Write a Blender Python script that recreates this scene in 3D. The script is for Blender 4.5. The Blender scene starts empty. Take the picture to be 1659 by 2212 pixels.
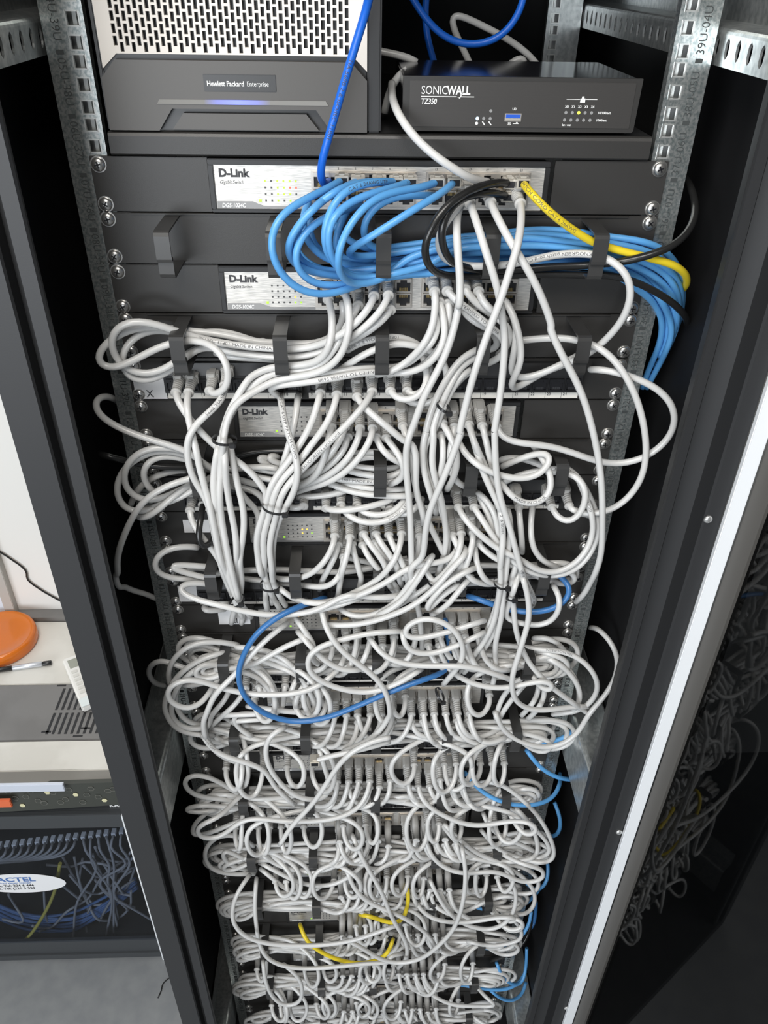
import bpy, bmesh, math, random
import numpy as np
from mathutils import Vector, Matrix, kdtree
random.seed(7)
S = bpy.context.scene
COL = S.collection
MM = 0.001
# ---------------------------------------------------------------- camera, world, lights, exposure
FPX, W, H = 1705.753, 1659.0, 2212.0
CX, CY, CZ = -24.34, -706.47, 133.0          # mm, relative to the top of the first rack unit
PIT, YAW, ROL = 0.60734, 0.043504, 0.018294
Z0 = 1680.0                                  # height of that edge above the floor, mm
_cp, _sp, _cy, _sy = math.cos(PIT), math.sin(PIT), math.cos(YAW), math.sin(YAW)
FW = Vector((_sy * _cp, _cy * _cp, -_sp))
_rt = Vector((_cy, -_sy, 0)); _up = _rt.cross(FW)
RT = _rt * math.cos(ROL) + _up * math.sin(ROL)
UP = _up * math.cos(ROL) - _rt * math.sin(ROL)
CAM = Vector((CX, CY, CZ))

cd = bpy.data.cameras.new('camera'); cam = bpy.data.objects.new('camera', cd); COL.objects.link(cam)
cd.sensor_fit = 'HORIZONTAL'; cd.sensor_width = 36.0; cd.lens = 36.0 * FPX / W
cd.clip_start = 0.02; cd.clip_end = 50
m = Matrix((RT, UP, -FW)).transposed().to_4x4(); m.translation = Vector((CX, CY, CZ + Z0)) * MM
cam.matrix_world = m
S.camera = cam
S.view_settings.view_transform = 'Standard'; S.view_settings.look = 'None'
S.view_settings.gamma = 1; S.view_settings.use_curve_mapping = False
S.view_settings.exposure = 0.0

wd = bpy.data.worlds.new('world'); S.world = wd; wd.use_nodes = True
wd.node_tree.nodes['Background'].inputs[0].default_value = (0.78, 0.89, 1.0, 1)
wd.node_tree.nodes['Background'].inputs[1].default_value = 0.11

def area(name, loc, target, size, power, color):
    l = bpy.data.lights.new(name, 'AREA'); l.shape = 'RECTANGLE'; l.size, l.size_y = size; l.energy = power; l.color = color
    o = bpy.data.objects.new(name, l); COL.objects.link(o)
    o.location = loc; d = Vector(target) - Vector(loc); o.rotation_euler = d.to_track_quat('-Z', 'Y').to_euler()
    return o
area('ceiling_light', (-0.35, -1.15, 2.75), (0, 0, 1.25), (1.3, 0.7), 30, (1.0, 0.965, 0.91))
area('window_light', (-1.55, -3.0, 1.45), (0, 0, 1.2), (2.6, 1.5), 92, (0.90, 0.95, 1.0))
area('room_light', (-0.9, 0.55, 2.75), (-0.9, 0.6, 0.5), (0.9, 0.9), 17, (1.0, 0.98, 0.94))

# ---------------------------------------------------------------- geometry helpers (all lengths in mm, z measured from the first rack edge)
def ray(px, py):
    return FW * FPX + RT * (px - W / 2) + UP * (H / 2 - py)
def at(px, py, d=0.0):
    "point seen at a photo pixel, d mm in front of the plane of the rack panels"
    r = ray(px, py); t = (-d - CAM.y) / r.y; return CAM + r * t
def atx(px, py, x):
    r = ray(px, py); t = (x - CAM.x) / r.x; return CAM + r * t
def atz(px, py, z):
    r = ray(px, py); t = (z - CAM.z) / r.z; return CAM + r * t
def V(x, y, z): return Vector((x, y, z))

class MB:
    "collects shapes in mm; build() links them as one mesh object"
    def __init__(s): s.v = []; s.f = []; s.mi = []; s.sm = []
    def add(s, vs, fs, mi=0, smooth=False):
        b = len(s.v); s.v += [tuple(p) for p in vs]
        for f in fs: s.f.append([i + b for i in f]); s.mi.append(mi); s.sm.append(smooth)
        return s
    def box(s, x0, x1, y0, y1, z0, z1, mi=0, bev=0.0):
        if bev > 0:
            bm = bmesh.new(); bmesh.ops.create_cube(bm, size=1)
            for v in bm.verts: v.co = Vector(((x0+x1)/2 + v.co.x*(x1-x0), (y0+y1)/2 + v.co.y*(y1-y0), (z0+z1)/2 + v.co.z*(z1-z0)))
            bmesh.ops.bevel(bm, geom=bm.edges[:], offset=min(bev, (x1-x0)/2.1, (y1-y0)/2.1, (z1-z0)/2.1), segments=2, affect='EDGES')
            bm.verts.index_update()
            s.add([tuple(v.co) for v in bm.verts], [[v.index for v in f.verts] for f in bm.faces], mi); bm.free()
            return s
        vs = [(x, y, z) for z in (z0, z1) for (x, y) in ((x0, y0), (x1, y0), (x1, y1), (x0, y1))]
        return s.add(vs, [(3, 2, 1, 0), (4, 5, 6, 7), (0, 1, 5, 4), (1, 2, 6, 5), (2, 3, 7, 6), (3, 0, 4, 7)], mi)
    def prism(s, pts, a0, a1, axis='y', mi=0):
        "outline pts extruded along an axis: y -> pts are (x,z), x -> (y,z), z -> (x,y)"
        n = len(pts)
        def P(p, a):
            return {'y': (p[0], a, p[1]), 'x': (a, p[0], p[1]), 'z': (p[0], p[1], a)}[axis]
        vs = [P(p, a0) for p in pts] + [P(p, a1) for p in pts]
        fs = [tuple(range(n)), tuple(range(2 * n - 1, n - 1, -1))] + [(k, n + k, n + (k + 1) % n, (k + 1) % n) for k in range(n)]
        return s.add(vs, fs, mi)
    def hexa(s, ps, mi=0):
        return s.add(ps, [(3, 2, 1, 0), (4, 5, 6, 7), (0, 1, 5, 4), (1, 2, 6, 5), (2, 3, 7, 6), (3, 0, 4, 7)], mi)
    def lathe(s, c, prof, axis=(0, -1, 0), n=16, mi=0, smooth=True, capend=True):
        "prof: (radius, distance along axis)"
        ax = Vector(axis).normalized(); u = ax.orthogonal().normalized(); w = ax.cross(u); c = Vector(c)
        vs = []
        for r, h in prof:
            for k in range(n):
                a = 2 * math.pi * k / n
                vs.append(c + ax * h + u * (r * math.cos(a)) + w * (r * math.sin(a)))
        fs = []
        for j in range(len(prof) - 1):
            for k in range(n):
                fs.append((j * n + k, j * n + (k + 1) % n, (j + 1) * n + (k + 1) % n, (j + 1) * n + k))
        s.add(vs, fs, mi, smooth)
        if capend:
            b = len(s.v) - len(vs)
            s.f.append([b + k for k in range(n)][::-1]); s.mi.append(mi); s.sm.append(False)
            s.f.append([b + (len(prof) - 1) * n + k for k in range(n)]); s.mi.append(mi); s.sm.append(False)
        return s
    def tube(s, P, r, n=10, mi=0, caps=True):
        P = np.asarray(P, float); N = len(P)
        T = np.gradient(P, axis=0); T /= np.linalg.norm(T, axis=1)[:, None] + 1e-9
        u = np.cross(T[0], (0, 0, 1.0));
        if np.linalg.norm(u) < .1: u = np.cross(T[0], (1.0, 0, 0))
        u /= np.linalg.norm(u); U = np.zeros_like(P)
        for i in range(N):
            u = u - T[i] * np.dot(u, T[i]); u /= np.linalg.norm(u) + 1e-9; U[i] = u
        Wv = np.cross(T, U); a = np.arange(n) * 2 * math.pi / n
        R = np.broadcast_to(np.asarray(r, float), (N,))
        X = P[:, None, :] + R[:, None, None] * (np.cos(a)[None, :, None] * U[:, None, :] + np.sin(a)[None, :, None] * Wv[:, None, :])
        b = len(s.v); s.v += [tuple(p) for p in X.reshape(-1, 3).tolist()]
        for i in range(N - 1):
            for k in range(n):
                k2 = (k + 1) % n
                s.f.append([b + i * n + k, b + i * n + k2, b + (i + 1) * n + k2, b + (i + 1) * n + k]); s.mi.append(mi); s.sm.append(True)
        if caps:
            s.f.append([b + k for k in range(n)][::-1]); s.mi.append(mi); s.sm.append(False)
            s.f.append([b + (N - 1) * n + k for k in range(n)]); s.mi.append(mi); s.sm.append(False)
        return s
    def mesh(s, name, mats):
        me = bpy.data.meshes.new(name)
        co = [(x * MM, y * MM, z * MM) for x, y, z in s.v]
        me.from_pydata(co, [], s.f)
        for mt in (mats if isinstance(mats, (list, tuple)) else [mats]): me.materials.append(mt)
        me.polygons.foreach_set('material_index', s.mi); me.polygons.foreach_set('use_smooth', s.sm)
        me.update()
        bm = bmesh.new(); bm.from_mesh(me); bmesh.ops.recalc_face_normals(bm, faces=bm.faces); bm.to_mesh(me); bm.free()
        return me
    def build(s, name, mats, parent=None, loc=None):
        return link(name, s.mesh(name, mats), parent, loc)

def link(name, me, parent=None, loc=None):
    "loc in mm. Parts use coordinates local to their thing"
    o = bpy.data.objects.new(name, me); COL.objects.link(o)
    if parent is not None: o.parent = parent
    if loc is not None: o.location = (loc[0] * MM, loc[1] * MM, loc[2] * MM)
    elif parent is None: o.location = (0, 0, Z0 * MM)
    return o
def thing(name, label, cat, loc=(0, 0, 0), group=None):
    "Empty at the base of a thing; loc in mm, z from the first rack edge"
    o = bpy.data.objects.new(name, None); COL.objects.link(o); o.empty_display_size = .02
    o.location = (loc[0] * MM, loc[1] * MM, (loc[2] + Z0) * MM)
    return tag(o, label, cat, group)
def tag(o, label, cat, group=None):
    o['label'] = label; o['category'] = cat
    if group: o['group'] = group
    return o
def copy_tree(o, parent=None):
    c = o.copy(); COL.objects.link(c); c.parent = parent
    for ch in list(o.children): copy_tree(ch, c)
    return c

# ---------------------------------------------------------------- materials
def mat(name, col, rough=.5, metal=0.0, noise=None, bump=None, emit=None, spec=None, coat=0):
    m = bpy.data.materials.new(name); m.use_nodes = True; nt = m.node_tree; b = nt.nodes['Principled BSDF']
    b.inputs['Base Color'].default_value = (*col, 1); b.inputs['Roughness'].default_value = rough; b.inputs['Metallic'].default_value = metal
    if spec is not None: b.inputs['Specular IOR Level'].default_value = spec
    if coat: b.inputs['Coat Weight'].default_value = coat; b.inputs['Coat Roughness'].default_value = .15
    tc = nt.nodes.new('ShaderNodeTexCoord')
    def mapped(sc):
        mp = nt.nodes.new('ShaderNodeMapping'); mp.inputs['Scale'].default_value = sc if hasattr(sc, '__len__') else (sc,) * 3
        nt.links.new(tc.outputs['Object'], mp.inputs['Vector']); return mp
    if noise:   # (scale, colour2, lo, hi, detail)
        sc, c2, lo, hi = noise[:4]
        mp = mapped(sc); n = nt.nodes.new('ShaderNodeTexNoise'); n.inputs['Scale'].default_value = 1; n.inputs['Detail'].default_value = noise[4] if len(noise) > 4 else 4
        r = nt.nodes.new('ShaderNodeValToRGB'); r.color_ramp.elements[0].position = lo; r.color_ramp.elements[1].position = hi
        r.color_ramp.elements[0].color = (*col, 1); r.color_ramp.elements[1].color = (*c2, 1)
        nt.links.new(mp.outputs[0], n.inputs['Vector']); nt.links.new(n.outputs[0], r.inputs[0]); nt.links.new(r.outputs[0], b.inputs['Base Color'])
    if bump:    # (scale, strength, distance mm)
        mp = mapped(bump[0]); n = nt.nodes.new('ShaderNodeTexNoise'); n.inputs['Scale'].default_value = 1; n.inputs['Detail'].default_value = 3
        bp = nt.nodes.new('ShaderNodeBump'); bp.inputs['Strength'].default_value = bump[1]; bp.inputs['Distance'].default_value = bump[2] * MM
        nt.links.new(mp.outputs[0], n.inputs['Vector']); nt.links.new(n.outputs[0], bp.inputs['Height']); nt.links.new(bp.outputs[0], b.inputs['Normal'])
    if emit: b.inputs['Emission Color'].default_value = (*emit[0], 1); b.inputs['Emission Strength'].default_value = emit[1]
    return m
M = {}
M['panel'] = mat('black_powder_coat', (.034, .0325, .031), .40, bump=(1500, .35, .12))
M['panel2'] = mat('black_coat_smooth', (.020, .020, .021), .40)
M['hook'] = mat('black_steel_strap', (.042, .0415, .041), .30)
M['cab'] = mat('cabinet_black', (.013, .013, .0145), .5, bump=(900, .3, .1))
M['post'] = mat('post_grey_black', (.024, .0245, .026), .5, bump=(900, .3, .1))
M['inside'] = mat('cabinet_inside', (.008, .008, .009), .6)
M['zinc'] = mat('galvanised_steel', (.72, .74, .73), .32, .8, noise=((180, 180, 140), (.48, .51, .51), .38, .66, 6), bump=((600, 600, 300), .25, .1))
M['zinc2'] = mat('galvanised_rail_steel', (.80, .82, .80), .30, .88, noise=((420, 420, 380), (.42, .48, .48), .40, .62, 7), bump=((700, 700, 300), .3, .1))
M['etch'] = mat('etched_ink', (.045, .05, .05), .7)
M['silver'] = mat('brushed_silver', (.80, .77, .72), .44, .6, noise=((90, 1, 1500), (.52, .505, .48), .40, .62, 5), bump=((90, 1, 1500), .5, .12))
M['portmetal'] = mat('port_metal', (.62, .58, .53), .34, .75)
M['pins'] = mat('contact_dull', (.20, .20, .21), .3, .8)
M['dark'] = mat('port_interior', (.010, .010, .012), .4)
M['gold'] = mat('contact_gold', (.7, .52, .22), .3, .9)
M['screw'] = mat('screw_nickel', (.60, .59, .57), .28, .9)
M['ink'] = mat('dark_print', (.05, .05, .055), .6)
M['cink'] = mat('cable_print', (.16, .16, .17), .6)
M['white'] = mat('white_print', (.85, .85, .84), .5)
M['grey_band'] = mat('grey_band', (.30, .30, .30), .5)
M['ledoff'] = mat('led_off', (.09, .09, .09), .4)
M['ledg'] = mat('led_green', (.35, .7, .05), .4, emit=((.40, .95, .04), .7))
M['leda'] = mat('led_amber', (1, .6, .1), .4, emit=((1, .48, .05), 1.6))
M['ledr'] = mat('led_red', (.8, .15, .1), .4, emit=((1, .1, .05), .5))
M['ledb'] = mat('led_white_blue', (.6, .8, 1), .4, emit=((.50, .75, 1), 3.5))
M['ledy'] = mat('led_yellow', (.8, .9, .1), .4, emit=((.75, .85, .05), 1.0))
M['usb'] = mat('usb_blue', (.02, .10, .55), .4)
M['paper'] = mat('paper_label', (.83, .83, .84), .6)
M['strip'] = mat('label_strip_paper', (.83, .80, .74), .5)
M['grey'] = mat('grey_cable_jacket', (.645, .64, .625), .25, noise=(25, (.60, .597, .585), .4, .65), spec=.6)
M['boot'] = mat('grey_boot_rubber', (.46, .455, .44), .42)
M['lblue'] = mat('light_blue_jacket', (.12, .38, .74), .34, noise=(25, (.10, .34, .70), .4, .65), bump=(450, .25, .25))
M['blue'] = mat('blue_jacket', (.012, .13, .62), .34, bump=(450, .2, .2))
M['mblue'] = mat('mid_blue_jacket', (.045, .17, .42), .34)
M['black'] = mat('black_jacket', (.018, .018, .018), .26)
M['yellow'] = mat('yellow_jacket', (.78, .60, .03), .34)
M['clear'] = mat('clear_plug', (.55, .52, .46), .18, .3)
M['tie'] = mat('black_nylon', (.02, .02, .021), .35)
# ---------------------------------------------------------------- lettering (built-in font turned into meshes)
_tx = {}
def text_mesh(body, size, m, bold=0.0, shear=0.0, sx=1.0, depth=.15):
    key = (body, size, m.name, bold, shear, sx)
    if key in _tx: return _tx[key]
    cu = bpy.data.curves.new('txt', 'FONT'); cu.body = body; cu.size = size * MM; cu.extrude = depth * MM; cu.offset = bold * MM
    cu.shear = shear; cu.align_x = 'LEFT'; cu.align_y = 'BOTTOM_BASELINE'; cu.resolution_u = 3
    o = bpy.data.objects.new('txt', cu); COL.objects.link(o)
    bpy.context.view_layer.update()
    me = bpy.data.meshes.new_from_object(o.evaluated_get(bpy.context.evaluated_depsgraph_get()))
    bpy.data.objects.remove(o); bpy.data.curves.remove(cu)
    if sx != 1: me.transform(Matrix.Scale(sx, 4, (1, 0, 0)))
    me.materials.clear(); me.materials.append(m); me.name = 'lettering'
    _tx[key] = me; return me
FRONT = Matrix.Rotation(math.pi / 2, 4, 'X')      # text facing -Y, reading along +X
def text(body, size, m, parent, x, y, z, rot=0.0, name='lettering', center=False, **k):
    me = text_mesh(body, size, m, **k); o = link(name, me, parent)
    w = 0
    if center and len(me.vertices): xs = [v.co.x for v in me.vertices]; w = (max(xs) + min(xs)) / 2 / MM
    o.matrix_local = Matrix.Translation((x * MM, y * MM, z * MM)) @ Matrix.Rotation(rot, 4, 'Y') @ Matrix.Translation((-w * MM, 0, 0)) @ FRONT
    return o

# ---------------------------------------------------------------- the cabinet (one thing: everything bolted to it)
UH = 44.45
cabinet = thing('server_cabinet', 'tall black network cabinet with galvanised rails and an open glass door', 'cabinet', (0, 0, -Z0))
def cpart(name, mb, m, **k):                # cabinet parts: coordinates relative to rack edge, parented with offset
    return mb.build(name, m, cabinet, (0, 0, Z0))
POSTSCREWS = ((1531, 1124), (1338, 1800), (1224, 2180))
# rails: plate with square holes, marks and unit numbers
M['zdark'] = mat('zinc_hole_shade', (.42, .43, .43), .4, .6); M['zrim'] = mat('zinc_edge_highlight', (.80, .81, .79), .3, .75)  # darker zinc paints shade in the holes, brighter zinc the light on their edges
def rail_mesh(s, x_in, x_out, hx, y, z_top, z_bot, off, mats, small=False, flange=34):
    b = MB()
    hw = 4.75; t = 1.8
    xa, xb = hx - hw, hx + hw
    lo, hi = sorted((x_in, x_out))
    b.box(lo, xa, y, y + t, z_bot, z_top); b.box(xb, hi, y, y + t, z_bot, z_top)
    # holes centred at 6.35, 22.2, 38.1 under each unit boundary
    cs = []
    k = math.floor(-z_top / UH) - 1
    while True:
        zt = off - k * UH
        for h in (6.35, 22.225, 38.1):
            zc = zt - h
            if z_bot + 6 < zc < z_top - 6: cs.append(zc)
        k += 1
        if zt < z_bot: break
    z = z_top
    for zc in cs:
        b.box(xa, xb, y, y + t, zc + hw, z); z = zc - hw
    b.box(xa, xb, y, y + t, z_bot, z)
    # folded flanges
    fi = x_in; s2 = 1 if x_in > x_out else -1
    b.box(*sorted((x_out, x_out + s2 * 1.8)), y + t, y + flange, z_bot, z_top)
    b.box(*sorted((x_in, x_in - s2 * 1.5)), y + t, y + 9, z_bot, z_top)
    b.box(*sorted((x_out + s2 * 1.8, x_out + s2 * 12)), y + flange - 2, y + flange, z_bot, z_top)
    # channel floor behind the holes, in zinc darkened for their shade
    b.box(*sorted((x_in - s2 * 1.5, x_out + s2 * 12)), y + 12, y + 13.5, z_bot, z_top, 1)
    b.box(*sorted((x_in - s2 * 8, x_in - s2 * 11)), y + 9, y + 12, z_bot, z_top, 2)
    for zc in cs:      # thin bright rim standing in for light on each hole's bevelled edge
        for X0, X1, Z0_, Z1_ in ((xa - .7, xa + .3, zc - hw - .7, zc + hw + .7), (xb - .3, xb + .7, zc - hw - .7, zc + hw + .7), (xa, xb, zc + hw - .3, zc + hw + .7), (xa, xb, zc - hw - .7, zc - hw + .3)):
            b.box(X0, X1, y - .35, y + t + 1, Z0_, Z1_, 2)
    return b
ROFF = -UH * .36 + 0.0      # the hole pattern sits about a hole higher than the panels
ROFF = 28.7                 # z of a unit boundary: mark under unit 5
for s, side in ((-1, 'left'), (1, 'right')):
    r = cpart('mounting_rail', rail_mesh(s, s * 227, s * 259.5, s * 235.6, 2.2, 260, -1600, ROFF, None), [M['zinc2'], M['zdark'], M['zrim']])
    mo = MB().box(-2.9, 2.9, 1.8, 2.3, -1.6, 1.6).mesh('unit_mark', M['etch'])
    for u in range(1, 42):
        z = ROFF - (u - 5) * UH + .0
        if -1600 < z < 250: link('unit_mark', mo, r, (s * 249.5, 0, z))
    for u in range(1, 42):
        z = ROFF - (u - 5) * UH
        if not (-1560 < z < 240): continue
        if s < 0: text('%02dU-%02dU' % (u, 43 - u), 9.2, M['etch'], r, -252.4, 2.0, z + 41.0, rot=math.pi / 2, sx=.98, bold=-.1)
        else: text('%02dU-%02dU' % (43 - u, u), 9.2, M['etch'], r, 252.4, 2.0, z + 3.8, rot=-math.pi / 2, sx=.98, bold=-.1)
# rear rails
for s in (-1, 1):
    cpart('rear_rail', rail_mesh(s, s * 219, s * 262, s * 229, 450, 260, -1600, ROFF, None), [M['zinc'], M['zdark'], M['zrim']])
# side channels (upper pair with slots, lower pairs)
def channel(s, zt, zb, y0, y1, holes=True, xw=264):
    b = MB()
    x0, x1 = sorted((s * xw, s * (xw + 1.8)))
    if holes:
        ys = [y for y in np.arange(y0 + 12, y1 - 8, 21)]
        ze, hh, hwid = (zt + zb) / 2 - 1, 7.5, 3.6
        b.box(x0, x1, y0, y1, zb, ze - hh); b.box(x0, x1, y0, y1, ze + hh, zt - 5)
        yp = y0
        for yc in ys:
            b.box(x0, x1, yp, yc - hwid, ze - hh, ze + hh); yp = yc + hwid
            # rounded corners of the slot
            for q in (-1, 1):
                for e in (-1, 1):
                    pts = [(yc + e * hwid, ze + q * hh), (yc + e * hwid, ze + q * 3), (yc + e * hwid * .75, ze + q * 5.4), (yc, ze + q * hh)]
                    b.prism(pts, x0, x1, 'x')
        b.box(x0, x1, yp, y1, ze - hh, ze + hh)
    else: b.box(x0, x1, y0, y1, zb, zt - 5)
    pr = [(s * xw, zt - 5)] + [(s * (xw + 6 - 6 * math.cos(a)), zt - 5 + 5 * math.sin(a)) for a in (.4, .8, 1.2, 1.57)] + [(s * 296, zt + 1), (s * 296, zt - 1), (s * (xw + 6), zt - 1.5), (s * (xw + 1.8), zt - 5)]
    b.prism(pr, y0, y1, 'y')
    b.box(*sorted((s * 294.5, s * 296)), y0, y1, zt, zt + 34)
    return b
for s in (-1, 1):
    cpart('side_channel', channel(s, 97, 70, -108, 560), M['zinc'])
    cpart('side_channel', channel(s, -690, -775, -104, 560, False), M['zinc'])
    cpart('side_channel', channel(s, -1480, -1560, -104, 560, False), M['zinc'])
# shell
b = MB(); b.box(-300, -298.5, -120, 620, -1640, 330); cpart('side_panel', b, M['inside'])
b = MB(); b.box(298.5, 300, -120, 620, -1640, 330); cpart('side_panel', b, M['inside'])
b = MB(); b.box(-300, 300, 618, 620, -1640, 330); cpart('rear_panel', b, M['inside'])
b = MB(); b.box(-300, 300, -140, 620, 330, 345); cpart('roof_panel', b, M['cab'])
b = MB(); b.box(-300, 300, -140, 620, -1680, -1640, 0, 2); cpart('plinth', b, M['cab'])
# front posts: outer face, groove, inner lip
for s, prof in ((-1, [(300, -141), (273, -141), (271.5, -139), (271, -126), (265, -126), (264, -135.5), (252.5, -136), (251, -134), (251, -131), (262, -122), (300, -118)]),
                (1, [(302, -141), (288, -141), (286.5, -139), (285, -118), (264, -112), (262, -128), (258.5, -134), (250.5, -135), (250, -133), (250, -131), (257, -108), (302, -108)])):
    b = MB(); b.prism([(s * x, y) for x, y in prof], -1640, 330, 'z')
    cpart('front_post', b, M['post'])
# ---------------------------------------------------------------- open glass door on the right (swung past a right angle)
M['dooredge'] = mat('door_edge_white', (.78, .80, .82), .45)
M['doorframe'] = mat('door_frame_grey', (.09, .085, .078), .45)
cpart('edge_seal', MB().box(302.3, 316.5, -147.5, -141.5, -1630, 325, 0, .8), M['dooredge'])
gl = bpy.data.materials.new('smoked_glass'); gl.use_nodes = True; nt = gl.node_tree; nt.nodes.clear()
out = nt.nodes.new('ShaderNodeOutputMaterial'); mx = nt.nodes.new('ShaderNodeMixShader'); tr = nt.nodes.new('ShaderNodeBsdfTransparent'); gs = nt.nodes.new('ShaderNodeBsdfGlossy'); fr = nt.nodes.new('ShaderNodeFresnel')
tr.inputs[0].default_value = (.30, .305, .31, 1); gs.inputs['Roughness'].default_value = .02; gs.inputs[0].default_value = (.6, .6, .6, 1); fr.inputs[0].default_value = 1.5
ge = nt.nodes.new('ShaderNodeNewGeometry'); mu_ = nt.nodes.new('ShaderNodeMath'); mu_.operation = 'MULTIPLY'; iv = nt.nodes.new('ShaderNodeMath'); iv.operation = 'SUBTRACT'; iv.inputs[0].default_value = 1
nt.links.new(ge.outputs['Backfacing'], iv.inputs[1]); nt.links.new(fr.outputs[0], mu_.inputs[0]); nt.links.new(iv.outputs[0], mu_.inputs[1])
nt.links.new(mu_.outputs[0], mx.inputs[0]); nt.links.new(tr.outputs[0], mx.inputs[1]); nt.links.new(gs.outputs[0], mx.inputs[2]); nt.links.new(mx.outputs[0], out.inputs[0])
M['glass'] = gl
TH = math.radians(18)
def dr_(u, w): return (317.5 + u * math.sin(TH) + w * math.cos(TH), -148 - u * math.cos(TH) + w * math.sin(TH))
def door_piece(name, u0, u1, w0, w1, z0, z1, m): cpart(name, MB().prism([dr_(u0, w0), dr_(u1, w0), dr_(u1, w1), dr_(u0, w1)], z0, z1, 'z'), m)
door_piece('door_stile', 0, 19, 0, 14, -1630, 325, M['doorframe'])
door_piece('door_stile', 560, 590, 0, 14, -1630, 325, M['doorframe'])
door_piece('door_rail', 19, 560, 0, 14, -1630, -1600, M['doorframe'])
door_piece('door_glass', 19, 560, 4, 8, -1600, 325, M['glass'])

# ---------------------------------------------------------------- small shared parts
def screw_mesh():
    b = MB(); b.lathe((0, 0, 0), [(5.6, 0), (5.7, .8), (5.0, 2.2), (3.6, 3.2), (1.6, 3.6)], n=20)
    for a in (0.6, 0.6 + math.pi / 2):
        c, s_ = math.cos(a), math.sin(a)
        ps = []
        for y in (-3.0, -3.85):
            for (l, w) in ((-2.6, -.55), (2.6, -.55), (2.6, .55), (-2.6, .55)):
                ps.append((l * c - w * s_, y, l * s_ + w * c))
        b.hexa(ps, 1)
    b.lathe((0, .2, 0), [(6.6, 0), (6.6, .5)], n=20)
    return b.mesh('screw', [M['screw'], M['dark']])
SCREW = screw_mesh()
for px, py in POSTSCREWS:
    q = at(px, py, 143); b = MB(); b.lathe((0, 0, 0), [(4.2, 0), (4.0, 1.2), (2.4, 2.4), (.8, 2.7)], n=16); b.build('post_screw', mat('bright_screw', (.75, .75, .74), .25, .8), cabinet, (q.x, -141, q.z + Z0))
def add_screws(parent, zs=(-6.2, -38.0), slot=True):
    for s in (-1, 1):
        for z in zs:
            o = link('screw', SCREW, parent, (s * (234.6 + random.uniform(-.6, .6)), -1.4, z + random.uniform(-.5, .5))); o.rotation_euler = (0, random.uniform(0, 3), 0)
def slotted_panel(b, x0, x1, z0, z1, mi=0):
    b.box(x0, x1, -1.2, 1.6, z0, z1, mi, .5)
def port_mesh(flip=False, dark=False):
    "RJ45 socket 14 x 13: metal collar, dark hollow with tab notch and contacts"
    b = MB(); w, h = 6.2, 5.1; y = -2.2; q = -1 if flip else 1
    for x0, x1, z0, z1 in ((-7.1, -w, -6.3, 6.3), (w, 7.1, -6.3, 6.3), (-w, w, h, 6.3), (-w, w, -6.3, -h)): b.box(x0, x1, y, 0, z0, z1, 1 if dark else 0)
    b.box(-w, w, -.2, 0, -h, h, 1)
    # step at the latch side
    for sx in (-1, 1): b.box(*sorted((sx * w, sx * 3.0)), y + .1, -.1, *sorted((q * h, q * 2.9)), 1 if dark else 0)
    for k in range(8): b.box(-3.7 + k * 1.0, -3.3 + k * 1.0, -1.0, -.2, *sorted((-q * h, -q * 2.2)), 2)
    return b.mesh('port', [M['portmetal'], M['dark'], M['pins'] if dark else M['gold']])
PORT_UP, PORT_DN, PORT_DK = port_mesh(), port_mesh(True), port_mesh(dark=True)

GX = [-51.3 + 14.3 * i for i in range(6)] + [45.0 + 14.3 * i for i in range(6)]
ZU, ZD = -17.0, -30.6
LEDM = {k: None for k in ('ledg', 'ledoff', 'leda', 'ledr')}
for k in LEDM:
    LEDM[k] = MB().box(-.75, .75, -.25, .1, -.75, .75).mesh('status_light', M[k])
def zk(k): return -UH * k

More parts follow.
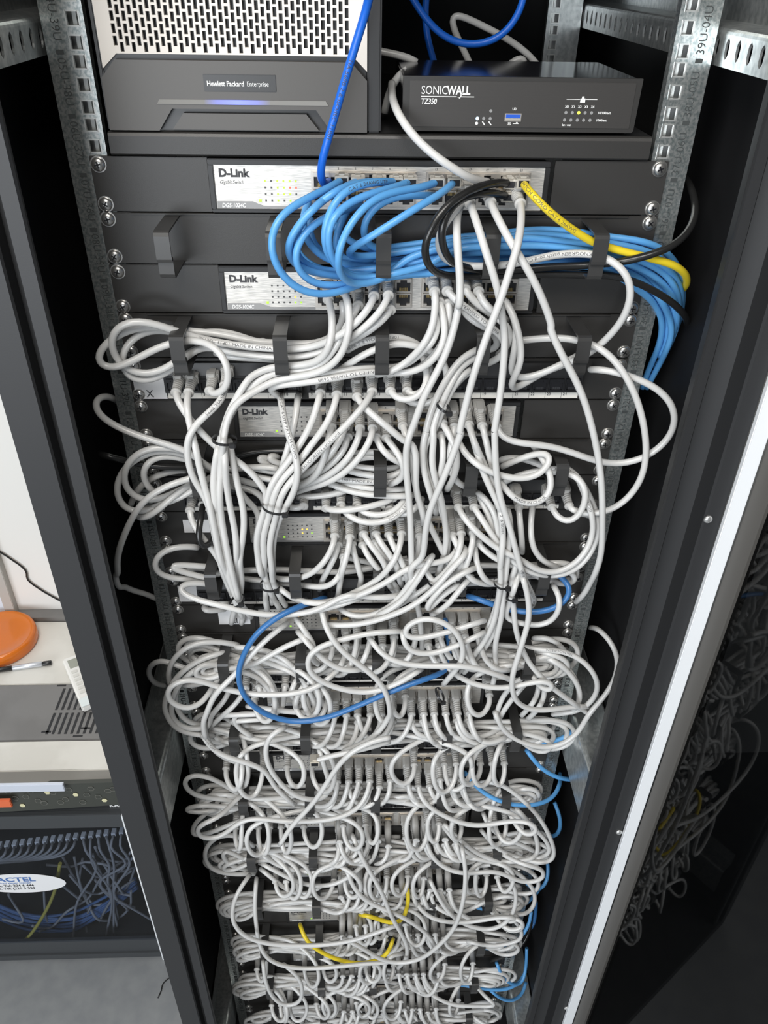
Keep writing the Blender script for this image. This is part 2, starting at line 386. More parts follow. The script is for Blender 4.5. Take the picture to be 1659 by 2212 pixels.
def switch(k, label, lit, dim=False):
    t = thing('network_switch', label, 'network switch', (0, 0, zk(k)))
    b = MB(); b.box(-138, 138, 2, 190, -42.5, -1.5); b.build('chassis', M['panel2'], t)
    for s in (-1, 1):
        b = MB(); x0, x1 = sorted((s * 241.3, s * 145)); slotted_panel(b, x0, x1, -43.9, -.5)
        b.build('rack_ear', M['panel'], t)
    b = MB(); o = (-144.6, 140.6); z0, z1 = -43.6, -1.0
    b.box(o[0], o[1], -4.5, 1.5, -5.4 - .3, z1, 0, .7); b.box(o[0], o[1], -4.5, 1.5, z0, -40.6, 0, .7)
    b.box(o[0], -140.5, -4.5, 1.5, -40.8, -5.5, 0, .6); b.box(136.5, o[1], -4.5, 1.5, -40.8, -5.5, 0, .6)
    b.build('bezel', M['panel2'], t)
    b = MB(); b.box(-140.5, 136.5, -2.6, 1.0, -40.7, -5.6); b.build('faceplate', M['silver'], t)
    b = MB(); b.prism([(-139.8, -40.3), (-139.8, -34.6), (-110, -34.6), (-101, -38.2), (-60, -38.2), (-60, -40.3)], -2.9, -2.5); b.build('model_band', M['grey_band'], t)
    text('D-Link', 8.6, M['ink'], t, -136.5, -2.65, -15.0, name='logo_lettering', bold=.42, sx=1.04)
    text('Gigabit Switch', 4.0, M['ink'], t, -136.3, -2.65, -20.6, shear=.25, sx=.86)
    text('DGS-1024C', 4.9, M['white'], t, -136.2, -2.95, -39.5, name='model_lettering', shear=.2, sx=.82, bold=.1)
    for x0 in (-60.0, 36.2):
        b = MB(); b.box(x0, x0 + 88.6, -3.4, -1.5, -38.4, -9.8); b.build('port_block', M['portmetal'], t)
    for i, x in enumerate(GX):
        for z, me in ((ZU, PORT_UP), (ZD, PORT_DN)): link('port', me, t, (x, -3.4, z))
        text(str(2 * i + 1), 2.6, M['ink'], t, x, -2.65, -8.9, center=True); 
    for c in range(6):
        for r in range(4):
            n = c * 4 + r
            link('status_light', LEDM['ledg' if n in lit.get('g', ()) else 'leda' if n in lit.get('a', ()) else 'ledr' if n in lit.get('r', ()) else 'ledoff'], t, (-98.6 + 5.15 * c, -2.6, -18.2 - 5.2 * r))
    link('power_light', MB().box(-1.1, 1.1, -.25, .1, -1, 1).mesh('power_light', M['ledg']), t, (-103.4, -2.6, -33.9))
    add_screws(t)
    return t

def manager(k, label):
    t = thing('cable_manager', label, 'cable manager', (0, 0, zk(k)))
    b = MB(); slotted_panel(b, -241.3, 241.3, -43.9, -.5)
    b.box(-241, 241, 1.6, 14, -2.2, -.6); b.box(-215, 215, -2.8, -1.2, -1.9, -.5, 0, .3); b.build('panel', M['panel'], t)  # thin top flange added to catch light as a bright upper edge
    for x in (-180, -90, 0, 90, 180):
        h = MB()
        def strap(path, th, w, x=x):
            n = len(path); inner = []; outer = []
            for i, (y, z) in enumerate(path):
                a = Vector(path[max(i - 1, 0)]); c = Vector(path[min(i + 1, n - 1)]); d = (c - a).normalized(); nr = Vector((-d.y, d.x))
                inner.append((y + nr.x * th / 2, z + nr.y * th / 2)); outer.append((y - nr.x * th / 2, z - nr.y * th / 2))
            for i in range(n - 1):
                h.hexa([(x - w / 2, *inner[i]), (x + w / 2, *inner[i]), (x + w / 2, *outer[i]), (x - w / 2, *outer[i]),
                        (x - w / 2, *inner[i + 1]), (x + w / 2, *inner[i + 1]), (x + w / 2, *outer[i + 1]), (x - w / 2, *outer[i + 1])])
        strap([(-1, -3.4), (-47, -3.4), (-49.3, -4.3), (-50.2, -6.6), (-50.2, -25.0), (-49.6, -27.6)], 1.6, 12.5)
        strap([(-1, -41.5), (-43.5, -41.5), (-45.8, -40.6), (-46.7, -38.2), (-46.7, -24)], 1.6, 12.5)
        h.build('cable_ring', M['hook'], t)
    add_screws(t, (-6.0, -37.6))
    return t

PX = [g * 136.6 - 197.8 + 16.1 * i for g in range(3) for i in range(8)]
def patch(k, label, first=1):
    t = thing('patch_bay', label, 'patch panel', (0, 0, zk(k)))
    b = MB(); slotted_panel(b, -241.3, 241.3, -43.9, -.5); b.build('panel', M['panel'], t)
    for g in range(3):
        x0 = PX[g * 8] - 9.5; x1 = PX[g * 8 + 7] + 9.5
        b = MB(); b.prism([(-1, -3), (-5, -3.6), (-8, -15), (-8, -33.5), (-1, -33.5)], x0, x1, 'x')
        b.build('port_housing', M['panel2'], t)
        b = MB(); b.box(x0 + 1, x1 - 1, -3.2, -1.2, -41.6, -34.6); ls = b.build('label_strip', M['strip'], t)
        for i in range(8):
            text(str(g * 8 + i + 1), 4.0, M['ink'], ls, PX[g * 8 + i] - 6.6, -3.3, -38.6)
            if i: link('divider', MB().box(-.15, .15, -.1, .1, -3.2, 3.2).mesh('divider', M['ink']), ls, (PX[g * 8 + i] - 8.05, -3.3, -38.1))
    for i, x in enumerate(PX): link('port', PORT_DK, t, (x, -8.2, -24.5))
    add_screws(t, (-7.5, -37.5))
    return t
ORD = ['first', 'second', 'third', 'fourth', 'fifth', 'sixth', 'seventh', 'eighth', 'ninth', 'tenth', 'eleventh', 'twelfth', 'thirteenth']
SW, CM, PP = [], [], []
SW.append((0, switch(0, 'topmost silver-faced switch, right under the black shelf, with blue cables', {'g': {0, 8, 9, 10, 11, 12, 13, 14, 16, 18, 19, 20}, 'r': {17, 21}})))
CM.append((1, manager(1, 'black cable manager holding the light blue cable bundle in its rings')))
SW.append((2, switch(2, 'second silver-faced switch from the top, below the light blue cables', {'a': {18}, 'g': {19, 23}})))
CM.append((3, manager(3, 'black cable manager directly above the topmost patch panel')))
k = 4; n = 1
while k < 36:
    PP.append((k, patch(k, '%s black patch panel from the top of the rack' % ORD[n - 1])))
    if k + 1 < 36:
        SW.append((k + 1, switch(k + 1, '%s silver-faced switch from the top of the rack' % ORD[n + 1], [{'a': {6, 22}, 'r': {5}}, {'a': {13, 14, 17}, 'g': {22}}, {'a': {4}}, {}][min(n - 1, 3)])))
    if k + 2 < 36:
        CM.append((k + 2, manager(k + 2, '%s black cable manager from the top of the rack' % ORD[n + 1])))
    k += 3; n += 1
def sticker(k, x0, x1, z0, z1, marks, label, y=-9.5):
    t = thing('paper_sticker', label, 'label', (x0, y, zk(k) + z0), )
    MB().box(0, x1 - x0, -.3, .1, 0, z1 - z0).build('paper', M['paper'], t)
    if marks: text(marks, 11, M['ink'], t, (x1 - x0) * .35, -.5, 2.0, name='handwriting', sx=.9)
    return t
sticker(4, -238, -207.5, -42.5, -13, 'X', 'white paper sticker on the left end of the topmost patch panel', y=-2)
sticker(8, -212, -184, -27, -10, 'X1', 'white paper sticker marked 1 on the left ear of the fourth switch', y=-2)
sticker(10, -230, -198, -38, -14, '', 'blank white sticker left of the third patch panel', y=-2)
sticker(11, -188, -151, -30, -8, 'XI', 'white paper sticker marked X on the left ear of the fifth switch', y=-2)
sticker(13, -212, -180, -38, -12, 'a', 'white sticker with a small handwritten mark on the fourth patch panel', y=-2)

# ---------------------------------------------------------------- shelf, server, firewall
sh = thing('rack_shelf', 'black steel shelf above the switches carrying the server and the firewall', 'shelf', (0, 0, 1))
b = MB(); b.box(-222, 222, -1, 430, 15.6, 17.6); b.build('shelf_top', M['panel2'], sh)
b = MB(); b.prism([(-2.5, -.5), (-4.5, 1.2), (-4.5, 14.4), (-3.6, 16.6), (-1.2, 17.6), (1, 17.6), (1, 15), (-2, 15), (-2, 1)], -222, 222, 'x'); b.build('front_lip', M['panel'], sh)
ST = 18.7
sv = thing('tower_server', 'compact tower server with silver perforated front and dark base, left on shelf', 'server', (-112, 0, ST))
M['svsilver'] = mat('warm_silver_plastic', (.78, .735, .68), .5, noise=(12, (.75, .71, .66), .4, .6))
M['svdark'] = mat('dark_grey_bezel', (.088, .083, .078), .42, .2, bump=(1600, .3, .08))
M['svblack'] = mat('server_black', (.03, .03, .031), .35)
M['bar'] = mat('light_bar', (.22, .215, .20), .5, 0)
def bar_glow():
    m = M['bar']; nt = m.node_tree; b = nt.nodes['Principled BSDF']; tc = nt.nodes.new('ShaderNodeTexCoord'); g = nt.nodes.new('ShaderNodeTexGradient'); g.gradient_type = 'SPHERICAL'
    mp = nt.nodes.new('ShaderNodeMapping'); mp.inputs['Scale'].default_value = (38, 1, 1); mp.inputs['Location'].default_value = (0.004 * 38, 0, 0)
    nt.links.new(tc.outputs['Object'], mp.inputs[0]); nt.links.new(mp.outputs[0], g.inputs[0])
    b.inputs['Emission Color'].default_value = (.06, .12, 1, 1); mu = nt.nodes.new('ShaderNodeMath'); mu.operation = 'MULTIPLY'; mu.inputs[1].default_value = 1.6
    nt.links.new(g.outputs[0], mu.inputs[0]); nt.links.new(mu.outputs[0], b.inputs['Emission Strength'])
bar_glow()
# local x: -110..110, z from the shelf
b = MB(); b.box(-110, 110, 6, 240, 0, 235, 0, 2); b.build('chassis', M['svblack'], sv)
b = MB(); b.box(99, 110, 1.0, 8, 0, 235, 0, 1.5); b.build('side_trim', M['svblack'], sv); MB().box(-110, -106.5, 1.0, 8, 0, 235, 0, 1).build('side_trim', M['svblack'], sv)
# perforated silver front, slots cut by leaving gaps between webs
b = MB(); XL, XR, ZT = -106.2, 98.8, 235.0
sx0, nC, pc, hw_ = -93.5, 40, 4.53, 1.45
zb0 = 54.5
ztopslots = zb0 + 8.1 * 19
b.prism([(XL, 44.0), (XL + 12, 46 + 8.2), (XR - 11, 46 + 8.2), (XR, 44.0), (XR, zb0), (XL, zb0)], 0, 3)
b.box(XL, sx0 - pc / 2, 0, 3, zb0, ZT); b.box(sx0 + (nC - .5) * pc, XR, 0, 3, zb0, ZT)
b.box(sx0 - pc / 2, sx0 + (nC - .5) * pc, 0, 3, ztopslots + 5, ZT)
for c in range(nC):
    x = sx0 + c * pc; off = 0 if c % 2 else 4.05
    b.box(x - pc / 2, x - hw_, 0, 3, zb0, ztopslots + 5); b.box(x + hw_, x + pc / 2, 0, 3, zb0, ztopslots + 5)
    z = zb0
    for j in range(19):
        s0 = zb0 + off + j * 8.1 + .9
        b.box(x - hw_, x + hw_, 0, 3, z, s0); z = s0 + 6.4
    b.box(x - hw_, x + hw_, 0, 3, z, ztopslots + 5)
b.build('perforated_front', M['svsilver'], sv)
b = MB(); b.prism([(-107.5, 1), (-107.5, 38), (-95.5, 50.5), (86.5, 50.5), (98.8, 38), (98.8, 1), (70, 1), (58, 17), (-56, 17), (-68, 1)], -4, 4)
b.build('base_bezel', M['svdark'], sv)
b = MB(); b.prism([(-58, 1.5), (-48, 13.5), (50, 13.5), (60, 1.5)], -1.5, 3); b.build('lower_insert', M['svdark'], sv)
b = MB(); b.box(-106, 98, 3, 6.5, 0, 54, 0); b.build('base_backing', M['svblack'], sv)
b = MB(); b.box(-29, 27.5, -4.7, -3.9, 29.5, 41.5, 0, .6); bd = b.build('badge', M['svblack'], sv)
text('Hewlett Packard', 5.0, M['white'], bd, -26.5, -4.9, 33.4, bold=.12, sx=.86); text('Enterprise', 5.0, M['white'], bd, 4.6, -4.9, 33.4, sx=.82)
b = MB(); b.prism([(-67, 20.3), (-65, 23.6), (66, 23.6), (68, 20.3)], -4.7, -3.9); b.build('light_bar', M['bar'], sv)

fw = thing('firewall_appliance', 'low black firewall box with white lettering, right on the shelf', 'firewall', (111, 5, ST))
M['fwface'] = mat('brushed_black_face', (.075, .071, .068), .38, .45, bump=((6, 1, 1800), .35, .1))
M['fwtop'] = mat('gloss_black_top', (.012, .012, .016), .12)
b = MB(); b.box(-95, 95, 0, 130, 3, 41, 0, 1.2); b.build('case', M['fwtop'], fw)
b = MB(); b.prism([(-95.5, 41.5), (96.5, 41.5), (95.5, 3.5), (94, 2.0), (-94, 2.0), (-95.5, 3.5)], -4, 0); b.build('front_frame', M['panel'], fw)
b = MB(); b.box(-90, 91.5, -4.7, -3.9, 5.2, 38.6, 0, .3); b.build('front_face', M['fwface'], fw)
text('SONIC', 8.6, M['white'], fw, -81, -4.8, 29.0, name='logo_lettering', sx=.82, bold=-.02); text('WALL', 8.6, M['white'], fw, -60.3, -4.8, 29.0, name='logo_lettering', bold=.25, sx=.80)
b = MB(); b.box(-81, -52.5, -4.9, -4.6, 27.0, 27.6); b.box(-49.5, -38.4, -4.9, -4.6, 27.0, 27.6); b.prism([(-53, 27.6), (-50.4, 26.6), (-47.6, 31), (-46.8, 31), (-49.8, 26)], -4.95, -4.6); b.build('logo_underline', M['white'], fw)
text('TZ350', 5.6, M['white'], fw, -81, -4.8, 22.0, name='model_lettering', shear=.15, bold=.12, sx=.82)
LD = lambda mt: MB().lathe((0, 0, 0), [(1.25, 0), (1.25, .3)], n=12, smooth=False).mesh('status_light', M[mt])
LDo, LDb, LDy = LD('lo') if 'lo' in M else None, LD('ledb'), LD('ledy')
M['lo2'] = mat('led_grey', (.28, .28, .28), .4); LDo = LD('lo2')
link('status_light', LDb, fw, (-34.5, -4.6, 11.8))
for x, z in ((-29.3, 11.8), (-24, 11.8), (-24, 17.4)): link('status_light', LDo, fw, (x, -4.6, z))
for i in range(5):
    link('status_light', LDy if i == 2 else LDo, fw, (37.4 + i * 5.25, -4.6, 16.8)); link('status_light', LDo, fw, (37.0 + i * 5.25, -4.6, 11.4))
    text('X%d' % i, 2.6, M['white'], fw, 36.2 + i * 5.25, -4.8, 20.3, bold=.06, sx=.9)
text('10/100/act', 2.5, M['white'], fw, 63.5, -4.8, 16.0, bold=.04); text('1000/act', 2.5, M['white'], fw, 63.0, -4.8, 10.6, bold=.04)
text('lan  wan', 2.3, M['white'], fw, 35.5, -4.8, 7.0, bold=.04); text('U0', 2.6, M['white'], fw, -6.6, -4.8, 18.2, bold=.05); text('SS', 2.8, M['white'], fw, -9.4, -4.8, 7.2, bold=.05)
b = MB(); b.box(-5, -.5, -4.9, -4.6, 8.0, 8.4); b.box(-2.6, -1.2, -4.9, -4.6, 8.6, 9.4); b.box(36.5, 47.5, -4.9, -4.6, 26.3, 26.7); b.box(52, 61.5, -4.9, -4.6, 26.3, 26.7)
b.box(47.8, 51.8, -4.9, -4.6, 24.2, 27.2); b.box(48.9, 50.7, -4.9, -4.6, 27.2, 28.6)
b.lathe((-34.8, -4.7, 8.2), [(1.2, 0), (1.2, .2)], n=10, smooth=False); b.prism([(-30.6, 9.4), (-29.8, 9.8), (-27.8, 7.2), (-28.6, 6.8)], -4.9, -4.6); b.prism([(-25.4, 9.4), (-24.6, 9.8), (-22.4, 7.2), (-23.2, 6.8)], -4.9, -4.6)
b.build('printed_symbols', M['white'], fw)
b = MB(); b.box(-12.2, 1.2, -5.4, -4.4, 9.8, 15.8, 0); b.box(-11.2, .3, -5.7, -5.3, 10.8, 12.2, 1); b.box(-11.4, .4, -5.6, -5.2, 12.4, 15.0, 2); b.build('usb_port', [M['portmetal'], M['clear'], M['usb']], fw)
# ---------------------------------------------------------------- room to the left: wall, small cabinet, things on it
M['floor'] = mat('grey_floor', (.27, .28, .285), .5, noise=(30, (.23, .24, .25), .35, .65), bump=(200, .15, .3))
M['wall'] = mat('white_wall', (.80, .79, .76), .6)
M['cream'] = mat('cream_metal', (.70, .68, .63), .45, noise=(9, (.64, .62, .57), .5, .6))
M['gdev'] = mat('grey_device_plastic', (.19, .185, .18), .5, noise=(8, (.165, .16, .155), .45, .6))
M['taupe'] = mat('taupe_metal', (.21, .20, .18), .5)
def struct(name, b, m):
    o = b.build(name, m); o['kind'] = 'structure'; return o
struct('floor', MB().box(-2600, 1800, -3000, 1500, -1700, -1680), M['floor'])
P = atz(300, 1340, -1075); WY = P.y
b = MB(); b.box(-2600, -300.5, WY + 30, WY + 60, -1680, 1300); struct('wall_left', b, M['wall'])
b = MB(); b.box(1300, 1330, -3000, 1500, -1680, 1300); struct('wall_right', b, mat('dark_side_wall', (.10, .10, .10), .6))
b = MB(); b.box(-300.5, 1300, 700, 730, -1680, 1300); struct('wall_back', b, M['wall'])

# wall cabinet with glass door, right edge seen beside the post
GY = 180.0
xe = at(365, 2085, -GY).x
xl = xe - 560; zb_, zt_ = at(300, 2070, -GY).z, at(250, 1757, -GY).z
sc = thing('small_glass_cabinet', 'small grey cabinet with a smoked glass door on the floor', 'cabinet', (xe - 280, GY, -1680))
def spart(name, b, m): return b.build(name, m, sc, (-(xe - 280), -GY, 1680))
TOPZ = -1075.0
M['scab'] = mat('small_cabinet_grey', (.05, .054, .058), .5)
b = MB(); b.box(xl, xe, GY + 8, GY + 420, -1680, -1672); b.box(xl, xe, GY + 416, GY + 420, -1672, zt_ - 4); b.box(xl, xl + 3, GY + 8, GY + 416, -1672, zt_ - 4); b.box(xe - 3, xe, GY + 8, GY + 416, -1672, zt_ - 4); b.box(xl, xe, GY + 8, GY + 420, zt_ - 4, zt_)
spart('body', b, M['scab'])
b = MB(); b.box(xl, xe - 8, GY - 2, GY + 8, -1672, -1652, 0, 1); b.box(xl, xe - 8, GY + 2, GY + 8, -1652, -1600); spart('door_top_rail', MB().box(xl, xe - 8, GY - 2, GY + 8, zt_ - 40, zt_, 0, 1), M['scab']); spart('door_bottom_rail', b, M['scab'])
b = MB(); b.box(xe - 8, xe + 1, GY - 6, GY + 8, -1680, zt_, 0, 1); spart('edge_strip', b, M['dooredge'])
gl2 = gl.copy(); gl2.name = 'smoked_glass_light'; M['glass2'] = gl2
for n_ in gl2.node_tree.nodes:
    if n_.type == 'BSDF_TRANSPARENT': n_.inputs[0].default_value = (.74, .77, .82, 1)
b = MB(); b.box(xl, xe - 8, GY - 1, GY + 1, -1600, zt_ - 40); spart('door_glass', b, M['glass2'])
b = MB(); b.box(xl + 10, xe - 30, GY + 70, GY + 76, zt_ - 110, zt_ - 60); spart('socket_row', b, M['panel2'])
b = MB()
for i in range(20):
    q = at(262 - i * 16.5, 1800 + i * 1.9, -(GY + 52)); b.box(q.x - 4, q.x + 4, GY + 50, GY + 62, q.z - 4, q.z + 5)
spart('plug_row', b, mat('pale_plug', (.85, .87, .88), .2))
st = thing('oval_sticker', 'white oval sticker with blue lettering on the small cabinet glass', 'sticker', (0, 0, 0))
q = at(45, 1908, -(GY - 2)); st.location = (q.x * MM, (GY - 2.2) * MM, (q.z + Z0) * MM)
b = MB(); b.prism([(88 * math.cos(a), 33 * math.sin(a)) for a in np.linspace(0, 2 * math.pi, 40, endpoint=False)], -.4, .2); b.build('paper', M['paper'], st)
M['bink'] = mat('blue_print', (.08, .18, .45), .5)
text('DACTEL', 20, M['bink'], st, -62, -.6, 8, name='lettering', bold=.5, sx=1.25); text('Merkezi sistem hizmeti', 6, M['bink'], st, -52, -.6, .5, sx=1.3); text('Mrk. Tel: 224 6 444', 10, M['ink'], st, -56, -.6, -10, bold=.2); text('Sb. Tel: (220 3 333', 10, M['ink'], st, -52, -.6, -20, bold=.2)
# cables inside the small cabinet
M['sgrey'] = mat('dimmed_grey_jacket', (.34, .34, .34), .5)  # grey darkened to carry the murk behind the cabinet glass
def inner(name, label, pts, m, r=2.8, group=None):
    P = spline([Vector(p) for p in pts], 14); o = MB().tube(P, r, 8).build(name, m); return tag(o, label, 'cable', group)
def spline(C, step=7.0):
    C = [Vector(c) for c in C]
    if len(C) == 2: C = [C[0], (C[0] + C[1]) / 2, C[1]]
    X = [2 * C[0] - C[1]] + C + [2 * C[-1] - C[-2]]; out = []
    for i in range(1, len(X) - 2):
        p0, p1, p2, p3 = X[i - 1:i + 3]
        t0 = 0; t1 = t0 + max((p1 - p0).length, 1e-3) ** .5; t2 = t1 + max((p2 - p1).length, 1e-3) ** .5; t3 = t2 + max((p3 - p2).length, 1e-3) ** .5
        n = max(2, int((p2 - p1).length / step) + 1)
        for j in range(n):
            t = t1 + (t2 - t1) * j / n
            A1 = p0 * ((t1 - t) / (t1 - t0)) + p1 * ((t - t0) / (t1 - t0)); A2 = p1 * ((t2 - t) / (t2 - t1)) + p2 * ((t - t1) / (t2 - t1)); A3 = p2 * ((t3 - t) / (t3 - t2)) + p3 * ((t - t2) / (t3 - t2))
            B1 = A1 * ((t2 - t) / (t2 - t0)) + A2 * ((t - t0) / (t2 - t0)); B2 = A2 * ((t3 - t) / (t3 - t1)) + A3 * ((t - t1) / (t3 - t1))
            out.append(B1 * ((t2 - t) / (t2 - t1)) + B2 * ((t - t1) / (t2 - t1)))
    out.append(C[-1]); return out
rr = random.Random(3)
def gp(px, py, d=24): return at(px, py, -(GY + d))
for i in range(17):      # cords leaving the socket row: sweep down-left, the right ones sag right
    px = 262 - i * 16.5; py = 1802 + i * 1.9
    if i > 5: P = [gp(px, py, 50), gp(px - 4, py + 14, 34), gp(px - 26, py + 36 - i * .6, 28 + i), gp(px - 80, py + 52 - i * 1.5, 30 + i), gp(-20, 1862 - (i - 6) * 2.2 + rr.uniform(-3, 3), 34 + i), gp(-60, 1862, 34)]
    else: P = [gp(px, py, 50), gp(px + rr.uniform(-6, 10), py + 25, 32), gp(px + rr.uniform(5, 30), py + 60, 28), gp(px + rr.uniform(-60, 60), py + rr.uniform(90, 150), 30), gp(px + rr.uniform(-110, 90), py + rr.uniform(160, 220), 40)]
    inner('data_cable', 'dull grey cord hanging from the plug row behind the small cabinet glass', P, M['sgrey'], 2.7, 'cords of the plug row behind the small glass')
for s_ in ('135,1850 160,1895 190,1940 205,1955 240,1945 275,1915 293,1870', '160,1850 172,1905 188,1945 190,1985', '178,1855 172,1910 190,1950 210,1985 250,1985 280,1960 283,1925', '283,1840 260,1862 225,1855 205,1830', '292,1872 262,1882 230,1868 185,1862 150,1872 100,1868',
           '70,2000 105,2005 150,1965 185,1945 225,1890 265,1860', '95,1925 98,1975 105,2003 85,2012', '18,1932 35,1960 50,1985 40,1993 5,1985', '220,1860 245,1900 262,1925 270,1930', '195,1960 185,1990 190,2025', '250,1890 247,1940 255,1985', '205,1900 235,1935 270,1955 292,1960', '290,1900 260,1920 232,1958 215,1990', '150,1890 185,1925 215,1930 250,1905 285,1880', '120,1900 150,1925 175,1945', '180,1870 215,1895 245,1890 290,1850', '200,1845 215,1880 245,1925 285,1935'):
    P = [gp(*map(float, t.split(',')), 26 + rr.uniform(0, 34)) for t in s_.split()]
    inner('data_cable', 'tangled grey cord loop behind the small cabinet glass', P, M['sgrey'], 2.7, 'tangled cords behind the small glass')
M['dblue'] = mat('dimmed_blue_jacket', (.09, .17, .34), .5)  # blue darkened too, the cabinet's murk is in the colour
for i in range(20):
    y0 = 1960 + i * 4.2
    P = [gp(-30, y0 - 20 + rr.uniform(-8, 8), 60), gp(60, y0 + rr.uniform(8, 20), 50 + i), gp(150, y0 + 12 + rr.uniform(0, 16), 46 + i), gp(230, y0 - 15 + rr.uniform(-10, 8), 50), gp(290 + i, y0 - 60 + rr.uniform(-15, 10), 60)]
    if P[1].z < -1660 or P[2].z < -1662: continue
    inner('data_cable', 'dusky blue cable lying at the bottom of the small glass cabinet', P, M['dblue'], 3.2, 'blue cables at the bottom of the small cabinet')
pts = [(-(GY - 20), *p) for p in ((130, 1865), (118, 1925), (95, 1975), (55, 2030), (0, 2068), (-40, 2080))]
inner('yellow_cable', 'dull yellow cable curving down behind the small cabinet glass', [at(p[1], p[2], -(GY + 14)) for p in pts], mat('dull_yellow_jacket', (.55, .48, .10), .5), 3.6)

# phone exchange box and the things on top
pz0 = zt_
PB = thing('phone_exchange', 'long cream phone exchange box with a black honeycomb-patterned front', 'telephone exchange', (xe - 300, GY, pz0))
def ppart(name, b, m, parent=None): return b.build(name, m, parent or PB, (-(xe - 300), -GY, -pz0))
x0, x1 = xl - 60, at(268, 1700, -GY).x + 22
y1 = atz(100, 1600, TOPZ).y; y2 = atz(100, 1665, TOPZ).y; ybk = WY + 20
b = MB(); b.box(x0, x1, y2, y1, pz0 + 2, TOPZ, 0, 2); ppart('top_cover', b, M['cream'])
b = MB(); b.prism([(GY + 12, pz0 + 46), (GY + 12, TOPZ - 2), (y2, TOPZ - 1), (y2, pz0 + 2), (GY + 20, pz0 + 2)], x0, x1, 'x'); ppart('front_slope', b, M['taupe'])
b = MB(); n = 12
zf0, zf1 = at(150, 1757, -GY).z + 4, at(150, 1712, -GY).z
fs = MB()
top = []; bot = []
for i in range(n + 1):
    u = i / n; x = x0 + (x1 - x0) * u; bow = 26 * (u - .35) ** 2 * 2.2
    top.append((x, GY + 10, zf1 + 14 * u - bow * 0)); bot.append((x, GY - 4 + 14 * (abs(u - .4)), zf0 + 2 + 26 * max(0, u - .35) ** 1.5))
for i in range(n): b.hexa([bot[i], bot[i + 1], (bot[i + 1][0], GY + 16, bot[i + 1][2]), (bot[i][0], GY + 16, bot[i][2]), top[i], top[i + 1], (top[i + 1][0], GY + 18, top[i + 1][2]), (top[i][0], GY + 18, top[i][2])])
fsc = ppart('front_fascia', b, mat('fascia_olive_black', (.045, .048, .04), .35))
b = MB(); b.box(x0, x1, GY + 14, GY + 22, pz0, zf0 + 26); ppart('lower_front', b, M['svblack'])
def fasc(u, v):   # point on fascia face
    i = min(n - 1, int(u * n)); f = u * n - i
    B = Vector(bot[i]).lerp(Vector(bot[i + 1]), f); T = Vector(top[i]).lerp(Vector(top[i + 1]), f); return B.lerp(T, v)
hx = MB(); hdm = mat('honeycomb_dot', (.70, .66, .42), .5)
for j in range(46):
    u = .30 + .69 * (j / 46); v = .5 + .28 * math.sin(j * 1.7) ; c = fasc(u, v) + Vector((0, -.5, 0)); fill = j % 5 in (0,)
    ring = [(6.4 * math.cos(a), 6.4 * math.sin(a)) for a in [k_ * math.pi / 3 for k_ in range(6)]]
    if fill: ppart('honeycomb_dot', MB().prism([(c.x + .8 * p[0], c.z + .8 * p[1]) for p in ring], c.y - .6, c.y), hdm)
    else:
        for q_ in range(6):
            p, r2 = ring[q_], ring[(q_ + 1) % 6]
            hx.prism([(c.x + p[0], c.z + p[1]), (c.x + r2[0], c.z + r2[1]), (c.x + .86 * r2[0], c.z + .86 * r2[1]), (c.x + .86 * p[0], c.z + .86 * p[1])], c.y - .5, c.y)
ppart('honeycomb_outline', hx, mat('honeycomb_line', (.16, .16, .14), .5))
c = at(236, 1739, -(GY + 14)); o = text('KAREL', 13, M['white'], PB, c.x - (xe - 300), 13.5, c.z - pz0 - 5, name='logo_lettering', bold=.5)
c = at(0, 1733, -GY + 6); b = MB(); b.box(c.x - 30, c.x + 20, GY - 9, GY - 3, c.z - 12, c.z + 8, 0, 1); ppart('orange_badge', b, mat('orange_red', (.75, .16, .06), .4))
c0, c1 = at(-60, 1735, -GY + 6), at(138, 1706, -GY + 6)
b = MB(); b.box(c0.x, c1.x, GY - 4, GY + 2, c1.z - 8, c1.z + 12, 0, 1); ppart('clear_window', b, mat('pale_window', (.62, .66, .74), .3))
# grey vented device behind, cream shelf behind it
yv0, yv1 = y1, atz(100, 1478, TOPZ).y
gd = thing('vented_device', 'flat dark grey vented device lying behind the cream box', 'device', (xe - 300, (yv0 + yv1) / 2, TOPZ - 60))
def gpart(name, b, m): return b.build(name, m, gd, (-(xe - 300), -(yv0 + yv1) / 2, -TOPZ + 60))
b = MB(); b.box(x0, x1 - 10, yv0 + 1, yv1, TOPZ - 60, TOPZ, 0, 2); gpart('case', b, M['gdev'])
b = MB()
va, vb = atz(80, 1590, TOPZ), atz(215, 1480, TOPZ)
for i in range(13):
    x = va.x + 14 + i * 11.6
    for (ya, yb) in ((va.y + 4, (va.y + vb.y) / 2 - 8), ((va.y + vb.y) / 2, vb.y - 8)):
        b.box(x, x + 5, ya, yb, TOPZ - .3, TOPZ + .4)
for px, py in ((133, 1481), (100, 1581), (185, 1573), (168, 1590)):
    q = atz(px, py, TOPZ); b.box(q.x - 9, q.x + 9, q.y - 2, q.y + 2, TOPZ - .3, TOPZ + .4)
gpart('vent_slots', b, M['dark'])
tb = thing('cream_shelf', 'cream metal shelf behind the vented device, against the wall', 'shelf', (xe - 300, yv1 + 60, TOPZ - 40))
b = MB(); b.box(x0, x1, yv1 + 1, WY, TOPZ - 40, TOPZ, 0, 2); b.build('shelf_board', M['cream'], tb, (-(xe - 300), -(yv1 + 60), -TOPZ + 40))
b = MB(); b.box(x0, x1, WY + 1, WY + 29, TOPZ - 40, TOPZ + 10); o = b.build('shelf_gap_strip', M['gdev']); o['kind'] = 'structure'  # dark grey strip standing in for the shaded gap between shelf and wall
